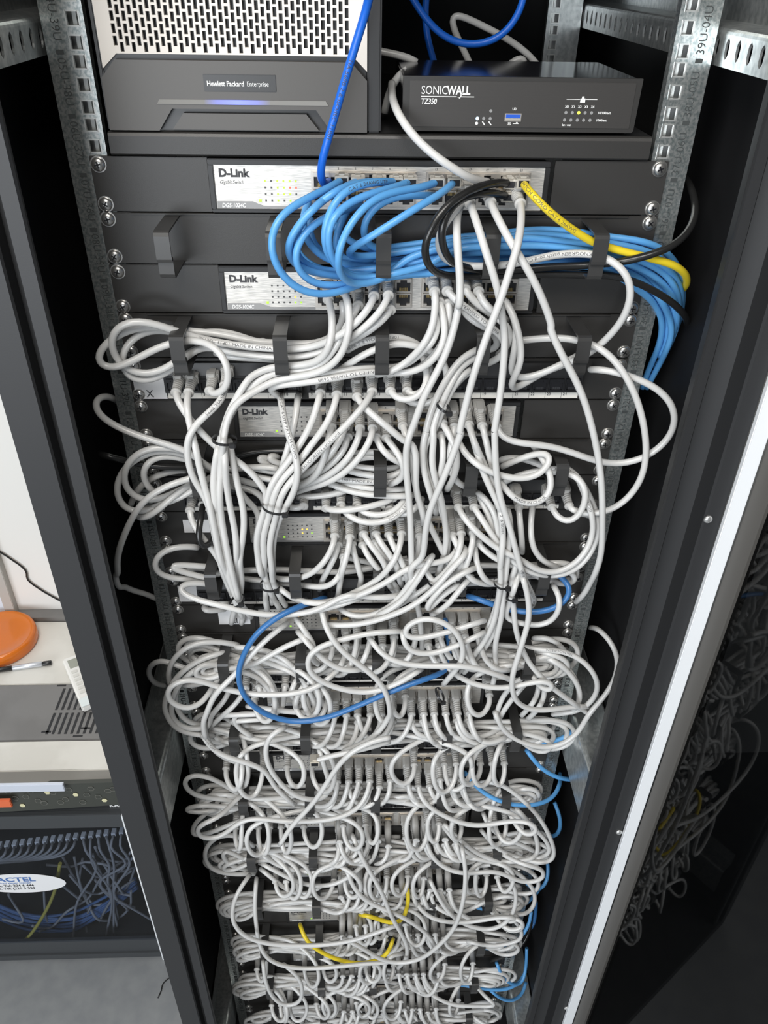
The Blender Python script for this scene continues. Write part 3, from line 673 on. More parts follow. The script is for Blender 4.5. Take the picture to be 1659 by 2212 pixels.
sup = MB(); sup.box(x0, x1 - 60, max(GY + 425, y2 + 40), WY - 10, -1680, TOPZ - 62); o = sup.build('storage_cabinet', M['cream']); tag(o, 'cream cabinet body under the vented device, mostly hidden', 'cabinet')
# orange disc
q = atz(0, 1390, TOPZ); dm = bpy.data.materials.new('orange_plastic'); dm.use_nodes = True; bb = dm.node_tree.nodes['Principled BSDF']; bb.inputs['Base Color'].default_value = (.90, .25, .03, 1); bb.inputs['Roughness'].default_value = .15; bb.inputs['Transmission Weight'].default_value = .35
rr_ = (atz(82, 1385, TOPZ) - q).length
od = MB(); od.lathe((0, 0, 0), [(rr_ * .97, .5), (rr_, 4), (rr_ * .99, 20), (rr_ * .96, 26), (rr_ * .90, 28), (rr_ * .85, 25), (rr_ * .55, 24), (rr_ * .2, 26), (rr_ * .1, 26)], axis=(0, 0, 1), n=56)
o = od.build('orange_dish', dm, None, (q.x, q.y, TOPZ + Z0)); tag(o, 'translucent orange plastic dish at the left edge, on the cream shelf', 'dish')
# pen
a, c = atz(-60, 1455, TOPZ + 6), atz(112, 1431, TOPZ + 6)
pn = thing('marker_pen', 'black and silver pen lying in front of the orange dish', 'pen', (a.x, a.y, a.z - 6))
d = (c - a); L = d.length; d = d.normalized()
for nm, m_, f0, f1, r_ in (('grip', M['black'], 0, .50, 5.2), ('barrel', mat('pen_silver', (.62, .64, .68), .3, .5), .5, .88, 5.6), ('cap', M['black'], .88, 1, 5.0)):
    MB().lathe(d * L * f0 + V(0, 0, 6), [(r_ * .8, 0), (r_, 1.5), (r_, L * (f1 - f0) - 1.5), (r_ * .7, L * (f1 - f0))], axis=d, n=14).build(nm, m_, pn)
# remote control: on the device, leaning out
a, b1, c = atz(136, 1431, TOPZ + 12), atz(176, 1530, TOPZ + 12), atz(205, 1405, TOPZ + 12)
rc = thing('remote_control', 'white remote control with grey screen lying over the vent slots', 'remote control', (a.x, a.y, TOPZ + 1))
ax = (b1 - a).normalized(); L = (b1 - a).length + 4; pr = Vector((-ax.y, ax.x, 0)); 
if pr.x < 0: pr = -pr
rot = Matrix((pr, ax, V(0, 0, 1))).transposed().to_4x4()
def rpart(name, b, m):
    me = b.mesh(name, m); me.transform(rot); return link(name, me, rc)
rpart('case', MB().box(0, 58, -6, L, 0, 16, 0, 3.5), mat('remote_white', (.80, .79, .76), .4)); rpart('screen', MB().box(8, 50, 6, 32, 15.8, 16.6), mat('lcd_grey', (.32, .33, .28), .3))
b = MB()
for i in range(3):
    for j in range(6): b.box(7 + i * 16, 19 + i * 16, 40 + j * 12.5, 48 + j * 12.5, 15.8, 17.6, 0, 1.5)
rpart('buttons', b, mat('button_cream', (.66, .65, .61), .5))
rpart('slide_cover', MB().box(1, 57, L - 24, L - 1, 15.6, 17), mat('cover_pale', (.74, .80, .80), .4))
# wall things: thin cable, board frame
pts = [at(px, py, -(WY + 26)) for px, py in ((-10, 1186), (20, 1205), (55, 1232), (60, 1252), (90, 1275), (138, 1302))]
o = MB().tube(spline(pts, 12), 2.0, 8).build('thin_wire', M['black']); tag(o, 'thin black wire sagging across the white wall', 'wire')
wb = thing('framed_board', 'pale board with a grey frame at the left edge of the wall', 'board', (at(0, 1320, -(WY + 20)).x, WY + 26, at(0, 1320, -(WY + 20)).z))
p0 = wb.location / MM; p0.z -= Z0
xs = at(30, 1300, -(WY + 20)).x
ztop = at(0, 1185, -(WY + 20)).z; zbo = at(20, 1332, -(WY + 20)).z
MB().box(xs - 300, xs, -14, 4, zbo - p0.z, ztop - p0.z + 100).mesh('x', M['wall'])
b = MB(); b.box(xs - p0.x - 22, xs - p0.x, -14, 4, zbo - p0.z, zbo - p0.z + 560, 0, 1); b.box(xs - p0.x - 400, xs - p0.x - 22, -14, 4, zbo - p0.z, zbo - p0.z + 14, 0, 1); b.build('frame', mat('board_frame', (.45, .44, .41), .5), wb)
b = MB(); b.box(xs - p0.x - 400, xs - p0.x - 22, -6, 2, zbo - p0.z + 14, zbo - p0.z + 560); b.build('board', mat('pale_board', (.70, .76, .84), .5), wb)
# hairline scratch / thread on the floor
pts = [atz(px, py, -1678.5) for px, py in ((371, 2108), (352, 2125), (348, 2140), (341, 2156))]
o = MB().tube(spline(pts, 6), 1.2, 6).build('loose_thread', M['black']); tag(o, 'short dark thread lying on the grey floor beside the post', 'thread')
# ---------------------------------------------------------------- patch cables
FR = {'P': (0, 0, 1), 'A': (560, 330, 4.1475), 'B': (900, 380, 4.1475), 'C': (1180, 380, 4.1475), 'D': (180, 670, 4.366), 'E': (540, 630, 4.1475), 'G': (880, 600, 4.1475),
      'H': (200, 900, 4.1475), 'I': (540, 900, 4.1475), 'J': (900, 900, 4.1475), 'K': (1100, 700, 4.1475), 'L': (300, 1200, 4.1475), 'M': (640, 1200, 4.1475), 'N': (980, 1200, 4.1475),
      'Q': (150, 600, 2.212), 'R': (800, 600, 2.212), 'S': (200, 1150, 2.552), 'T': (800, 1150, 2.552), 'U': (300, 1650, 3.016), 'W': (750, 1650, 3.016)}
CAB = {'g': ('grey', 3.3, 'light grey'), 'l': ('lblue', 3.05, 'light blue'), 'b': ('blue', 3.3, 'bright blue'), 'm': ('mblue', 3.3, 'dark blue'), 'k': ('black', 3.25, 'black'), 'y': ('yellow', 3.3, 'yellow'), 's': ('lblue', 3.0, 'sky blue')}
cables = []
def route(s, d0=30.0):
    f = FR['P']; pts = []; d = d0
    for tok in s.split():
        if tok in FR: f = FR[tok]; continue
        a = [float(q) for q in tok.split(',')]
        if len(a) > 2: d = a[2]
        pts.append((f[0] + a[0] / f[2], f[1] + a[1] / f[2], d))
    return pts
def smooth(P, n):
    P = P.copy(); k = min(5, len(P) // 4)
    for _ in range(n):
        Q = P.copy(); Q[1:-1] = (P[:-2] + 2 * P[1:-1] + P[2:]) / 4
        if k > 1: Q[:k] = P[:k] * .6 + Q[:k] * .4; Q[-k:] = P[-k:] * .6 + Q[-k:] * .4
        Q[0] = P[0]; Q[-1] = P[-1]
        if len(P) > 3: Q[1] = P[1]; Q[-2] = P[-2]
        P = Q
    return P
def add_cable(kind, flags, label, pts, group=None, sm=9):
    "pts in mm world; flags: s/e = grey boot at start/end, c = bare clear plug at the start; digits = priority"
    P = []
    if 's' in flags: P.append(pts[0] + V(0, 5, .8))
    P += pts
    if 'e' in flags: P.append(pts[-1] + V(0, 5, .8))
    cables.append(dict(kind=kind, flags=flags, label=label, group=group, pts=smooth(np.array([tuple(p) for p in spline(P, 6.0)]), sm), a=pts[0].copy(), z=pts[-1].copy()))
def load(block):
    for ln in block.strip().split('\n'):
        ln = ln.strip()
        if not ln or ln[0] == '#': continue
        k, fl, lab, s = ln.split('|')
        P = [at(*p) for p in route(s)]
        # a run whose end is not plugged in tucks back toward the panels
        R_ = route(s)
        if 's' not in fl and 'c' not in fl and 'f' not in fl and R_[0][2] > 9: P.insert(0, at(R_[0][0], R_[0][1] + 1, 5))
        if 'e' not in fl and 'f' not in fl and R_[-1][2] > 9: P.append(at(R_[-1][0], R_[-1][1] + 1, 5))
        add_cable(k, fl, lab, P)

def boot_mesh(nm, m):
    "rubber boot: origin at the port face, pointing along -Y, ring at 36 mm"
    b = MB(); b.box(-5.9, 5.9, -15, 3, -5.0, 5.0, 0, .8)
    b.hexa([(-3.1, -19, 6.3), (3.1, -19, 6.3), (3.1, -19, 7.3), (-3.1, -19, 7.3), (-3.1, -2, 4.6), (3.1, -2, 4.6), (3.1, -2, 5.6), (-3.1, -2, 5.6)])
    b.box(-3.0, 3.0, -20, -14, 4.0, 7.2, 0, .6)
    prof = [(5.2, 14)]
    for i in range(6):
        r = 5.0 - i * .17; h = 15.5 + i * 2.9; prof += [(r, h), (r + .25, h + .5), (r + .25, h + 1.5), (r - .35, h + 1.9), (r - .35, h + 2.5)]
    prof += [(4.0, 33), (4.9, 33.4), (5.0, 36.4), (4.4, 36.8), (3.0, 37)]
    b.lathe((0, 0, -.3), prof, n=18); return b.mesh(nm, m)
BOOT = boot_mesh('boot', M['boot'])
def clear_mesh():
    b = MB(); b.box(-5.7, 5.7, -11, 2, -3.9, 3.9, 0, .5); b.box(-2.4, 2.4, -9, 0, 3.9, 5.4, 0, .3); b.box(-4.2, 4.2, -11.4, -10.5, -2.5, 2.5, 1); return b.mesh('plug', [M['clear'], M['dark']])
CLEAR = clear_mesh()

def relax(iters=14):
    "pushes touching cables apart along the line of sight and keeps them in front of the panels"
    off = [0]; allp = []
    for c in cables: allp.append(c['pts']); off.append(off[-1] + len(c['pts']))
    Pn = np.concatenate(allp); N = len(Pn)
    cid = np.concatenate([[i] * len(c['pts']) for i, c in enumerate(cables)]); rad = np.array([CAB[cables[i]['kind']][1] for i in cid]); idx = np.arange(N)
    camp = np.array(tuple(CAM)); d_in = -Pn[:, 1].copy(); RX = np.array([-180, -90, 0, 90, 180.]); RZ = np.array([zk(q[0]) - 22.5 for q in CM])
    cell = 6.0
    for it in range(iters):
        key = np.floor(Pn / cell).astype(np.int64); H_ = {}
        kk = (key[:, 0] + 4096) * (1 << 28) + (key[:, 1] + 4096) * (1 << 14) + (key[:, 2] + 4096)
        o = np.argsort(kk, kind='stable'); ks = kk[o]; disp = np.zeros(N); cnt = np.zeros(N)
        V_ = Pn - camp; dist = np.linalg.norm(V_, axis=1)
        for dx in (-1, 0, 1):
            for dy in (-1, 0, 1):
                for dz in (-1, 0, 1):
                    q = kk + dx * (1 << 28) + dy * (1 << 14) + dz
                    lo = np.searchsorted(ks, q, 'left'); hi = np.searchsorted(ks, q, 'right')
                    for e in range(int((hi - lo).max())):
                        mk = lo + e < hi; i = idx[mk]; j = o[(lo + e)[mk]]
                        ok = (cid[i] != cid[j]) | (np.abs(i - j) > 6); ok &= i != j; i, j = i[ok], j[ok]
                        dv = np.linalg.norm(Pn[i] - Pn[j], axis=1); need = rad[i] + rad[j]
                        h = dv < need
                        i, j, dv, need = i[h], j[h], dv[h], need[h]
                        sg = np.where(dist[i] + 1e-3 * cid[i] < dist[j] + 1e-3 * cid[j], -1.0, 1.0)
                        np.add.at(disp, i, sg * (need - dv) * .55); np.add.at(cnt, i, 1)
        disp /= np.maximum(cnt, 1) ** .6
        out = np.zeros(N)
        for n_, (a, b) in enumerate(zip(off[:-1], off[1:])):
            d = disp[a:b]
            if len(d) > 8:
                kx = np.array([1, 3, 5, 6, 5, 3, 1.]); kx /= kx.sum() * .75; d = np.convolve(np.pad(d, 3, 'edge'), kx, 'valid')
            out[a:b] = d
        mv = np.clip(out, -2.2, 2.2); Pn = Pn + V_ / dist[:, None] * mv[:, None]
        # stay in front of panels
        bad = (np.abs(Pn[:, 0]) < 262) & (Pn[:, 1] > -4.2) & (Pn[:, 1] < 30) & (Pn[:, 2] < 1)
        hidden = np.array([('h' in cables[i]['flags']) for i in cid])
        fix = bad & ~hidden
        nr = (np.abs(Pn[:, :1] - RX[None]).min(1) < 12) & (np.abs(Pn[:, 2:] - RZ[None]).min(1) < 24) & (d_in < 50) & (Pn[:, 1] < -45.5)
        tt = (-45.5 - camp[1]) / (Pn[nr, 1] - camp[1]); Pn[nr] = camp + (Pn[nr] - camp) * tt[:, None]
        t = (-4.2 - camp[1]) / (Pn[fix, 1] - camp[1]); Pn[fix] = camp + (Pn[fix] - camp) * t[:, None]
    for n_, (a, b) in enumerate(zip(off[:-1], off[1:])):
        q = Pn[a:b]
        if len(q) > 6: q[1:-1] = (q[:-2] + 2 * q[1:-1] + q[2:]) / 4; q[1:-1] = (q[:-2] + 2 * q[1:-1] + q[2:]) / 4
        cables[n_]['pts'] = q
def make_cables():
    tangle = MB()
    for c in cables:
        if c.get('rest'):
            tangle.tube(c['pts'], CAB[c['kind']][1], 8)
            for f, p in (('s', c['pts'][0]), ('e', c['pts'][-1])):
                if f in c['flags']: tangle.tube([p + np.array((0, 32, 4.)), p + np.array((0, 12, 2.)), p + np.array((0, -5, -.8)), p + np.array((0, -5.2, -.8)), p + np.array((0, -8, -1.))], [5.6, 5.2, 4.2, 5, 5], 8)
            continue
        mt, r, _ = CAB[c['kind']]
        P = c['pts']; base = P[len(P) // 2]
        has = any(f in c['flags'] for f in 'sec')
        if has or 't' in c['flags']:
            t = thing('network_cable', c['label'], 'cable', tuple(base), c['group'])
            MB().tube(P - base, r, 10).build('jacket', M[mt], t)
            for f, p, nx in (('s', P[0], P[min(4, len(P) - 1)]), ('e', P[-1], P[-5] if len(P) > 5 else P[0])):
                if f in c['flags']:
                    ring = Vector(p) - V(0, 5, .8); port = ring + V(0, 37, 5)
                    dr = (ring - port).normalized()
                    o = link('boot', BOOT, t); q = V(0, -1, 0).rotation_difference(dr)
                    o.matrix_local = Matrix.Translation((port - Vector(base)) * MM) @ q.to_matrix().to_4x4()
            if 'c' in c['flags']:
                link('plug', CLEAR, t, tuple(Vector(P[0]) - Vector(base) + V(0, 6, 0)))
            c['obj'] = t
        else:
            o = MB().tube(P - base, r, 10).build('network_cable', M[mt], None, (base[0], base[1], base[2] + Z0)); tag(o, c['label'], 'cable', c['group']); c['obj'] = o
        c['base'] = base
    if tangle.v:
        o = tangle.build('cable_tangle', M['grey']); tag(o, 'mass of light grey cables filling the lowest rows of the rack', 'cables'); o['kind'] = 'stuff'
def print_on(c, body, s0, flip=False, size=3.9, face=0.0):
    "lettering wrapped on a cable from arc length s0 (mm), on the side that faces the room"
    P = c['pts']; r = CAB[c['kind']][1]
    seg = np.linalg.norm(np.diff(P, axis=0), axis=1); S_ = np.concatenate([[0], np.cumsum(seg)])
    src = text_mesh(body, size, M['cink'], sx=1.25, bold=-.02, depth=.02); me = src.copy(); Lc = S_[-1]
    bm = bmesh.new(); bm.from_mesh(me); bmesh.ops.triangulate(bm, faces=bm.faces)
    for _ in range(2):
        es = [e for e in bm.edges if e.calc_length() > .9 * MM]
        if es: bmesh.ops.subdivide_edges(bm, edges=es, cuts=1); bmesh.ops.triangulate(bm, faces=bm.faces)
    bm.to_mesh(me); bm.free()
    T = np.gradient(P, axis=0); T /= np.linalg.norm(T, axis=1)[:, None]
    for v in me.vertices:
        s = s0 + v.co.x / MM; y = v.co.y / MM - size * .33
        if flip: s = s0 - v.co.x / MM
        s = min(max(s, 0), Lc - .01)
        p = np.array([np.interp(s, S_, P[:, k]) for k in range(3)]); t = np.array([np.interp(s, S_, T[:, k]) for k in range(3)]); t /= np.linalg.norm(t)
        if flip: t = -t
        vd = np.array(tuple(CAM)) - p; vd /= np.linalg.norm(vd); n = vd - t * np.dot(vd, t); n /= np.linalg.norm(n); u = np.cross(n, t)
        a = y / r + face; q = p + (n * math.cos(a) + u * math.sin(a)) * (r + .06) - c['base']
        v.co = Vector(tuple(q)) * MM
    link('printed_text', me, c['obj'])
def cable_tie(px, py, d, w, ang, label, h=9):
    "black nylon tie round a bundle; w = bundle width mm"
    w *= .86; c = at(px, py, d); t = thing('cable_tie', label, 'cable tie', tuple(c))
    ca, sa = math.cos(ang), math.sin(ang)
    def L(x, y, z): return (x * ca + z * sa, y, -x * sa + z * ca)
    P = [L(w / 2 * math.cos(a), -h * math.sin(a), 0) for a in np.linspace(0, 2 * math.pi, 26)]
    b = MB()
    ring = [(Vector(p)) for p in P]
    for i in range(25):
        p, q = ring[i], ring[i + 1]; up = Vector(L(0, 0, 1.3)); n = Vector(L(math.cos((i) / 25 * 2 * math.pi) * .6, -math.sin(i / 25 * 2 * math.pi) * .6, 0))
        b.hexa([tuple(p - up), tuple(q - up), tuple(q - up + n), tuple(p - up + n), tuple(p + up), tuple(q + up), tuple(q + up + n), tuple(p + up + n)])
    b.build('strap', M['tie'], t)
    e = L(w / 2 * .75, -h * .72 - 1.5, 0); h_ = MB().box(e[0] - 3, e[0] + 3, e[1] - 3, e[1] + 1, e[2] - 2.4, e[2] + 2.4, 0, .6); h_.build('lock_head', M['tie'], t)
load('''
b|c|bright blue cable dropping from above the server to the leftmost port of the top switch|P 806,-60,60 795,10,45 770,90,40 740,190,40 712,290,42 694,350,40 689,385,34 700,404,24 708,398,16 710,392,12
b|h|bright blue cable looping down and up behind the black firewall box|P 860,-60,-150 893,0 925,50 965,85 1010,98 1060,92 1100,65 1125,25 1138,-50
b|h|bright blue cable hanging steeply behind the firewall box, left of the blue loop|P 925,-40,-190 918,20 920,70 932,115 945,160 960,190
g|h|light grey cable bent sharply behind the firewall box|P 1025,160,-210 1005,115 975,55 968,26 985,28 1030,50 1090,80 1140,115 1175,160
g|h|light grey cable end peeking between the server and the firewall box|P 815,110,-120 845,116 880,122 900,135
g|h|short grey cable hump behind the firewall box near the rear rail|P 1090,150,-200 1110,128 1128,118 1133,135
g|h|light grey cable arching in the gap beside the server base|P 830,245,-60 838,205 850,170 880,150
g||light grey cable draped over the shelf edge to the top switch|P 846,180,-60 847,203,-25 851,225,2 862,252,18 888,290,26 930,330,34 985,368,36 1030,392,24 1052,392,10
k|c|black cable from the top switch whose outer loop turns left into the cable rings|P 1101,396,14 1080,394,26 1047,400,45 1009,412,58 975,434,66 948,462,72 B 110,500,74 70,590,74 60,680,72 90,790,66 150,860,56 240,895,44 350,898,38 600,900,32 900,885,30 1300,882,30 1560,890,30 C 540,880,30 700,910,34 850,970,34 1050,1075,30 1180,1175,24 1250,1270,10 1262,1330,-30
k|c|black cable from the top switch that ends curving up beside the right rail|P 1096,424,14 1080,420,26 1057,416,40 1016,420,52 985,432,60 B 290,280,66 225,400,68 212,540,68 240,670,64 300,760,56 400,820,44 600,850,36 900,840,34 1150,815,34 1560,800,34 C 420,790,36 640,780,40 800,745,44 1000,690,46 1180,605,40 1290,490,30 1345,340,15 1335,210,0 1290,90,-20 1240,10,-40
y|c|yellow cable from the right end of the top switch through the last ring|B 950,60,22 1020,150,42 1130,270,50 1280,400,46 1450,520,42 1590,600,38 C 440,600,36 640,670,38 800,700,38 950,745,38 1100,775,36 1220,840,30 1270,920,20 1250,990,4 1190,1040,-15
g|c|light grey printed cable curling inside the black loops and leaving the last ring|P 1000,425,22 B 400,250,34 310,350,50 210,470,58 172,580,58 190,680,54 260,775,48 400,805,42 560,815,38 740,805,38 1000,765,38 1200,710,38 1400,690,38 1590,700,40 C 430,700,42 600,750,48 710,850,52 765,980,54 760,1120,52 700,1270,48 600,1400,40 480,1520,34 400,1590,30 300,1640,26 G 1400,780,22 1250,830,22 1130,890,22 1020,975,26 920,1010,34 905,970,40 980,860,46 1030,740,46 1010,560,42 960,350,36 900,230,26 865,200,24
g|s|light grey cable that crosses from the top switch down to the lower middle bundle|B 480,245,38 510,340,56 570,500,68 620,700,74 690,880,76 735,1050,72 765,1200,68 785,1400,66 G 873,487,66 868,700,66 850,900,66 825,1100,66 790,1300,66 772,1452,66 J 700,60,66 700,250 710,450 725,600 760,780 810,900 850,1050 890,1200 930,1350 960,1440 N 590,60,60 620,180,56 680,300,50 730,400,40 700,450,26
g|s|light grey cable that sweeps from the top switch down the right side of the rack|B 665,245,38 720,370,56 800,520,66 880,660,72 970,790,74 1060,950,74 1140,1130,72 1230,1400,70 K 340,-20,70 400,130 480,290 570,450 650,620 710,800 760,1000 800,1200 825,1400 835,1600 835,1800,66 J 1659,1180,62 1640,1300,58 1580,1452,52 N 1240,210,46 1170,350,36 1100,410,20
g|s|light grey cable slanting down-left from the right lower port of the top switch|B 932,255,38 940,400,60 915,600,74 850,800,82 790,1000,82 720,1200,82 640,1400,80 G 570,950,80 510,1200,78 450,1440,78 J 420,80,78 330,330,76 240,560,76 160,730,74 100,900,72 70,1100,70 50,1300,66 M 1020,80,60 1030,200,54 1060,350,44 1100,500,36 1120,700,34 1130,830,30
g||light grey cable running down behind the loop of black cables to the tied bundle|B 420,225,24 365,300,40 355,450,60 370,700,70 388,900,70 395,1050,70 370,1250,68 G 470,100,66 465,280 420,450 360,650 280,820 190,980 110,1150,64 50,1350,62 I 1440,120,60 1400,250 1395,400 1410,600 1430,800 1440,1000 1445,1200 1450,1400,56 M 1035,200,50 1060,400,40
''')
load('''
l|c|outermost light blue loop hanging left of the second cable ring|A 740,245,20 650,300,38 400,425,62 200,540,76 110,690,82 95,850,84 145,1030,82 300,1200,76 480,1272,70 680,1262,60 850,1200,48 1060,1112,36 1300,1085,30 1560,1075,28 B 330,860,28 700,880,26 1100,850,24 1500,800,22 C 600,860,22 700,930,20 850,1040,14 960,1120,6 1030,1250,-2 1040,1400,-12 1000,1560,-20 930,1700,-30 860,1900,-40
l|c|light blue cable from the third upper port, second loop from the left|A 885,255,20 740,320,44 560,430,62 420,560,72 330,680,76 260,790,74 250,900,68 320,1010,56 450,1070,46 660,1100,38 900,1125,32 1060,1120,30 1300,1080,24 1560,1070,22 B 330,850,20 700,830,18 1100,800,18 1500,760,18 C 600,820,18 760,860,18 900,960,14 1020,1100,8 1100,1250,0 1130,1400,-10 1080,1560,-20 980,1750,-32 900,1900,-40
l|c|light blue cable arching over the ports from the middle of the top switch|A 1225,262,20 1100,258,38 950,272,52 800,320,62 690,400,70 640,500,74 590,620,74 575,760,72 600,880,66 650,980,56 760,1070,44 900,1120,34 1060,1060,28 1300,1035,22 1560,1010,20 B 330,760,18 700,740,18 1100,730,16 1500,720,14 C 600,760,14 780,810,16 950,930,14 1080,1070,8 1150,1210,-2 1150,1370,-12 1090,1540,-22 980,1720,-34
l|c|light blue cable from the fourth upper port, wide loop crossing the others|A 1075,258,20 900,270,34 760,300,50 580,410,60 430,540,66 320,700,68 300,850,66 350,950,56 430,1020,46 560,1060,38 800,1060,32 1060,1040,28 1300,1000,26 1560,950,26 B 330,700,26 700,680,24 1100,690,22 1500,700,20 C 600,740,20 800,800,22 980,900,20 1100,1020,12 1170,1160,2 1175,1320,-10 1120,1480,-20 1010,1680,-32
l|c|light blue cable from the last port of the left group, looping low|A 1355,258,20 1200,315,40 1000,365,54 820,435,64 700,525,72 620,640,78 605,800,78 650,950,70 740,1070,58 860,1130,46 1060,1115,36 1300,1060,36 1560,1000,34 B 330,640,34 700,640,32 1000,620,30 1300,640,30 1560,680,30 C 640,700,28 800,740,28 980,810,26 1120,930,18 1180,1060,8 1195,1220,-4 1160,1380,-14 1070,1580,-26
l|c|light blue cable from the first port of the right group, big front loop|A 1595,262,20 1430,318,42 1170,350,58 980,440,70 860,570,78 750,740,84 695,920,84 700,1060,78 760,1150,66 850,1190,54 1000,1165,44 1150,1130,36 1300,935,30 1560,880,30 B 330,600,30 700,580,28 1000,550,26 1300,590,26 1560,630,26 C 600,650,26 780,700,28 950,740,28 1110,830,22 1190,950,12 1215,1100,2 1200,1260,-8 1140,1420,-18 1050,1600,-28
l||light blue cable leaving a lower port toward the back of the bundle|A 1560,385,14 1350,378,26 1150,405,38 1010,490,44 935,600,46 925,720,42 960,830,32 1050,868,24 1300,830,18 1560,800,16 B 330,550,14 700,530,12 1000,480,12 1300,490,12 1560,520,12 C 600,555,14 800,570,18 950,610,18 1080,680,14 1160,770,8 1210,900,2 1225,1060,-6 1210,1200,-14
l|c|light blue cable slanting down-left from the second port of the right group|A 1745,260,20 1659,345,40 1500,440,56 1300,560,66 1130,670,70 980,765,68 850,840,60 785,890,50 800,935,38 900,935,32 1060,920,28 1300,880,26 1560,850,26 B 330,580,24 700,560,22 1000,520,20 1300,540,20 1560,580,20 C 600,610,20 780,640,22 950,690,22 1080,780,16 1150,900,8 1170,1040,0 1160,1180,-8
l||light blue cable from a lower left port, rounding low under the rings|A 900,460,14 750,520,40 600,575,56 460,650,66 350,780,72 305,900,74 325,1040,70 430,1155,64 580,1205,58 740,1180,50 900,1165,40 1060,1130,30 1300,1095,20 1560,1080,16 B 330,870,16 700,860,16 1100,810,14 1500,770,12 C 600,800,12 760,900,12 900,1020,8 1020,1160,2 1090,1320,-8 1090,1460,-16 1020,1620,-26
l||light blue cable dropping straight behind the front loops|A 790,520,12 730,620,22 680,760,26 670,890,26 740,980,24 900,990,22 1060,980,20 1300,960,18 1560,910,16 B 330,660,14 700,650,12 1100,640,10 1500,650,10 C 600,690,10 780,760,12 930,860,10 1040,980,4
l||light blue cable in the middle of the loop tangle|A 440,450,24 380,560,40 390,700,46 440,830,46 520,910,42 640,970,34 800,1010,28 1060,1030,24 1300,990,22 1560,930,20 B 330,620,18 700,600,16 1000,585,16 1400,610,16
l||light blue cable curving right behind the central loops|A 650,560,10 665,650,14 730,740,18 850,830,20 1060,880,16 1300,870,12 1560,830,10 B 330,575,10 700,560,10 1100,520,8 1500,545,8 C 600,600,10 820,650,10 1000,720,10
l||light blue cable diving behind the left of the tangle|A 460,600,20 430,700,30 470,820,36 560,910,34 700,950,26 900,960,22 1060,960,20
l||light blue cable deep behind the outer loops|A 340,870,24 360,950,28 450,1020,30 600,1060,26 760,1080,24 900,1085,22 1060,1090,20
''')
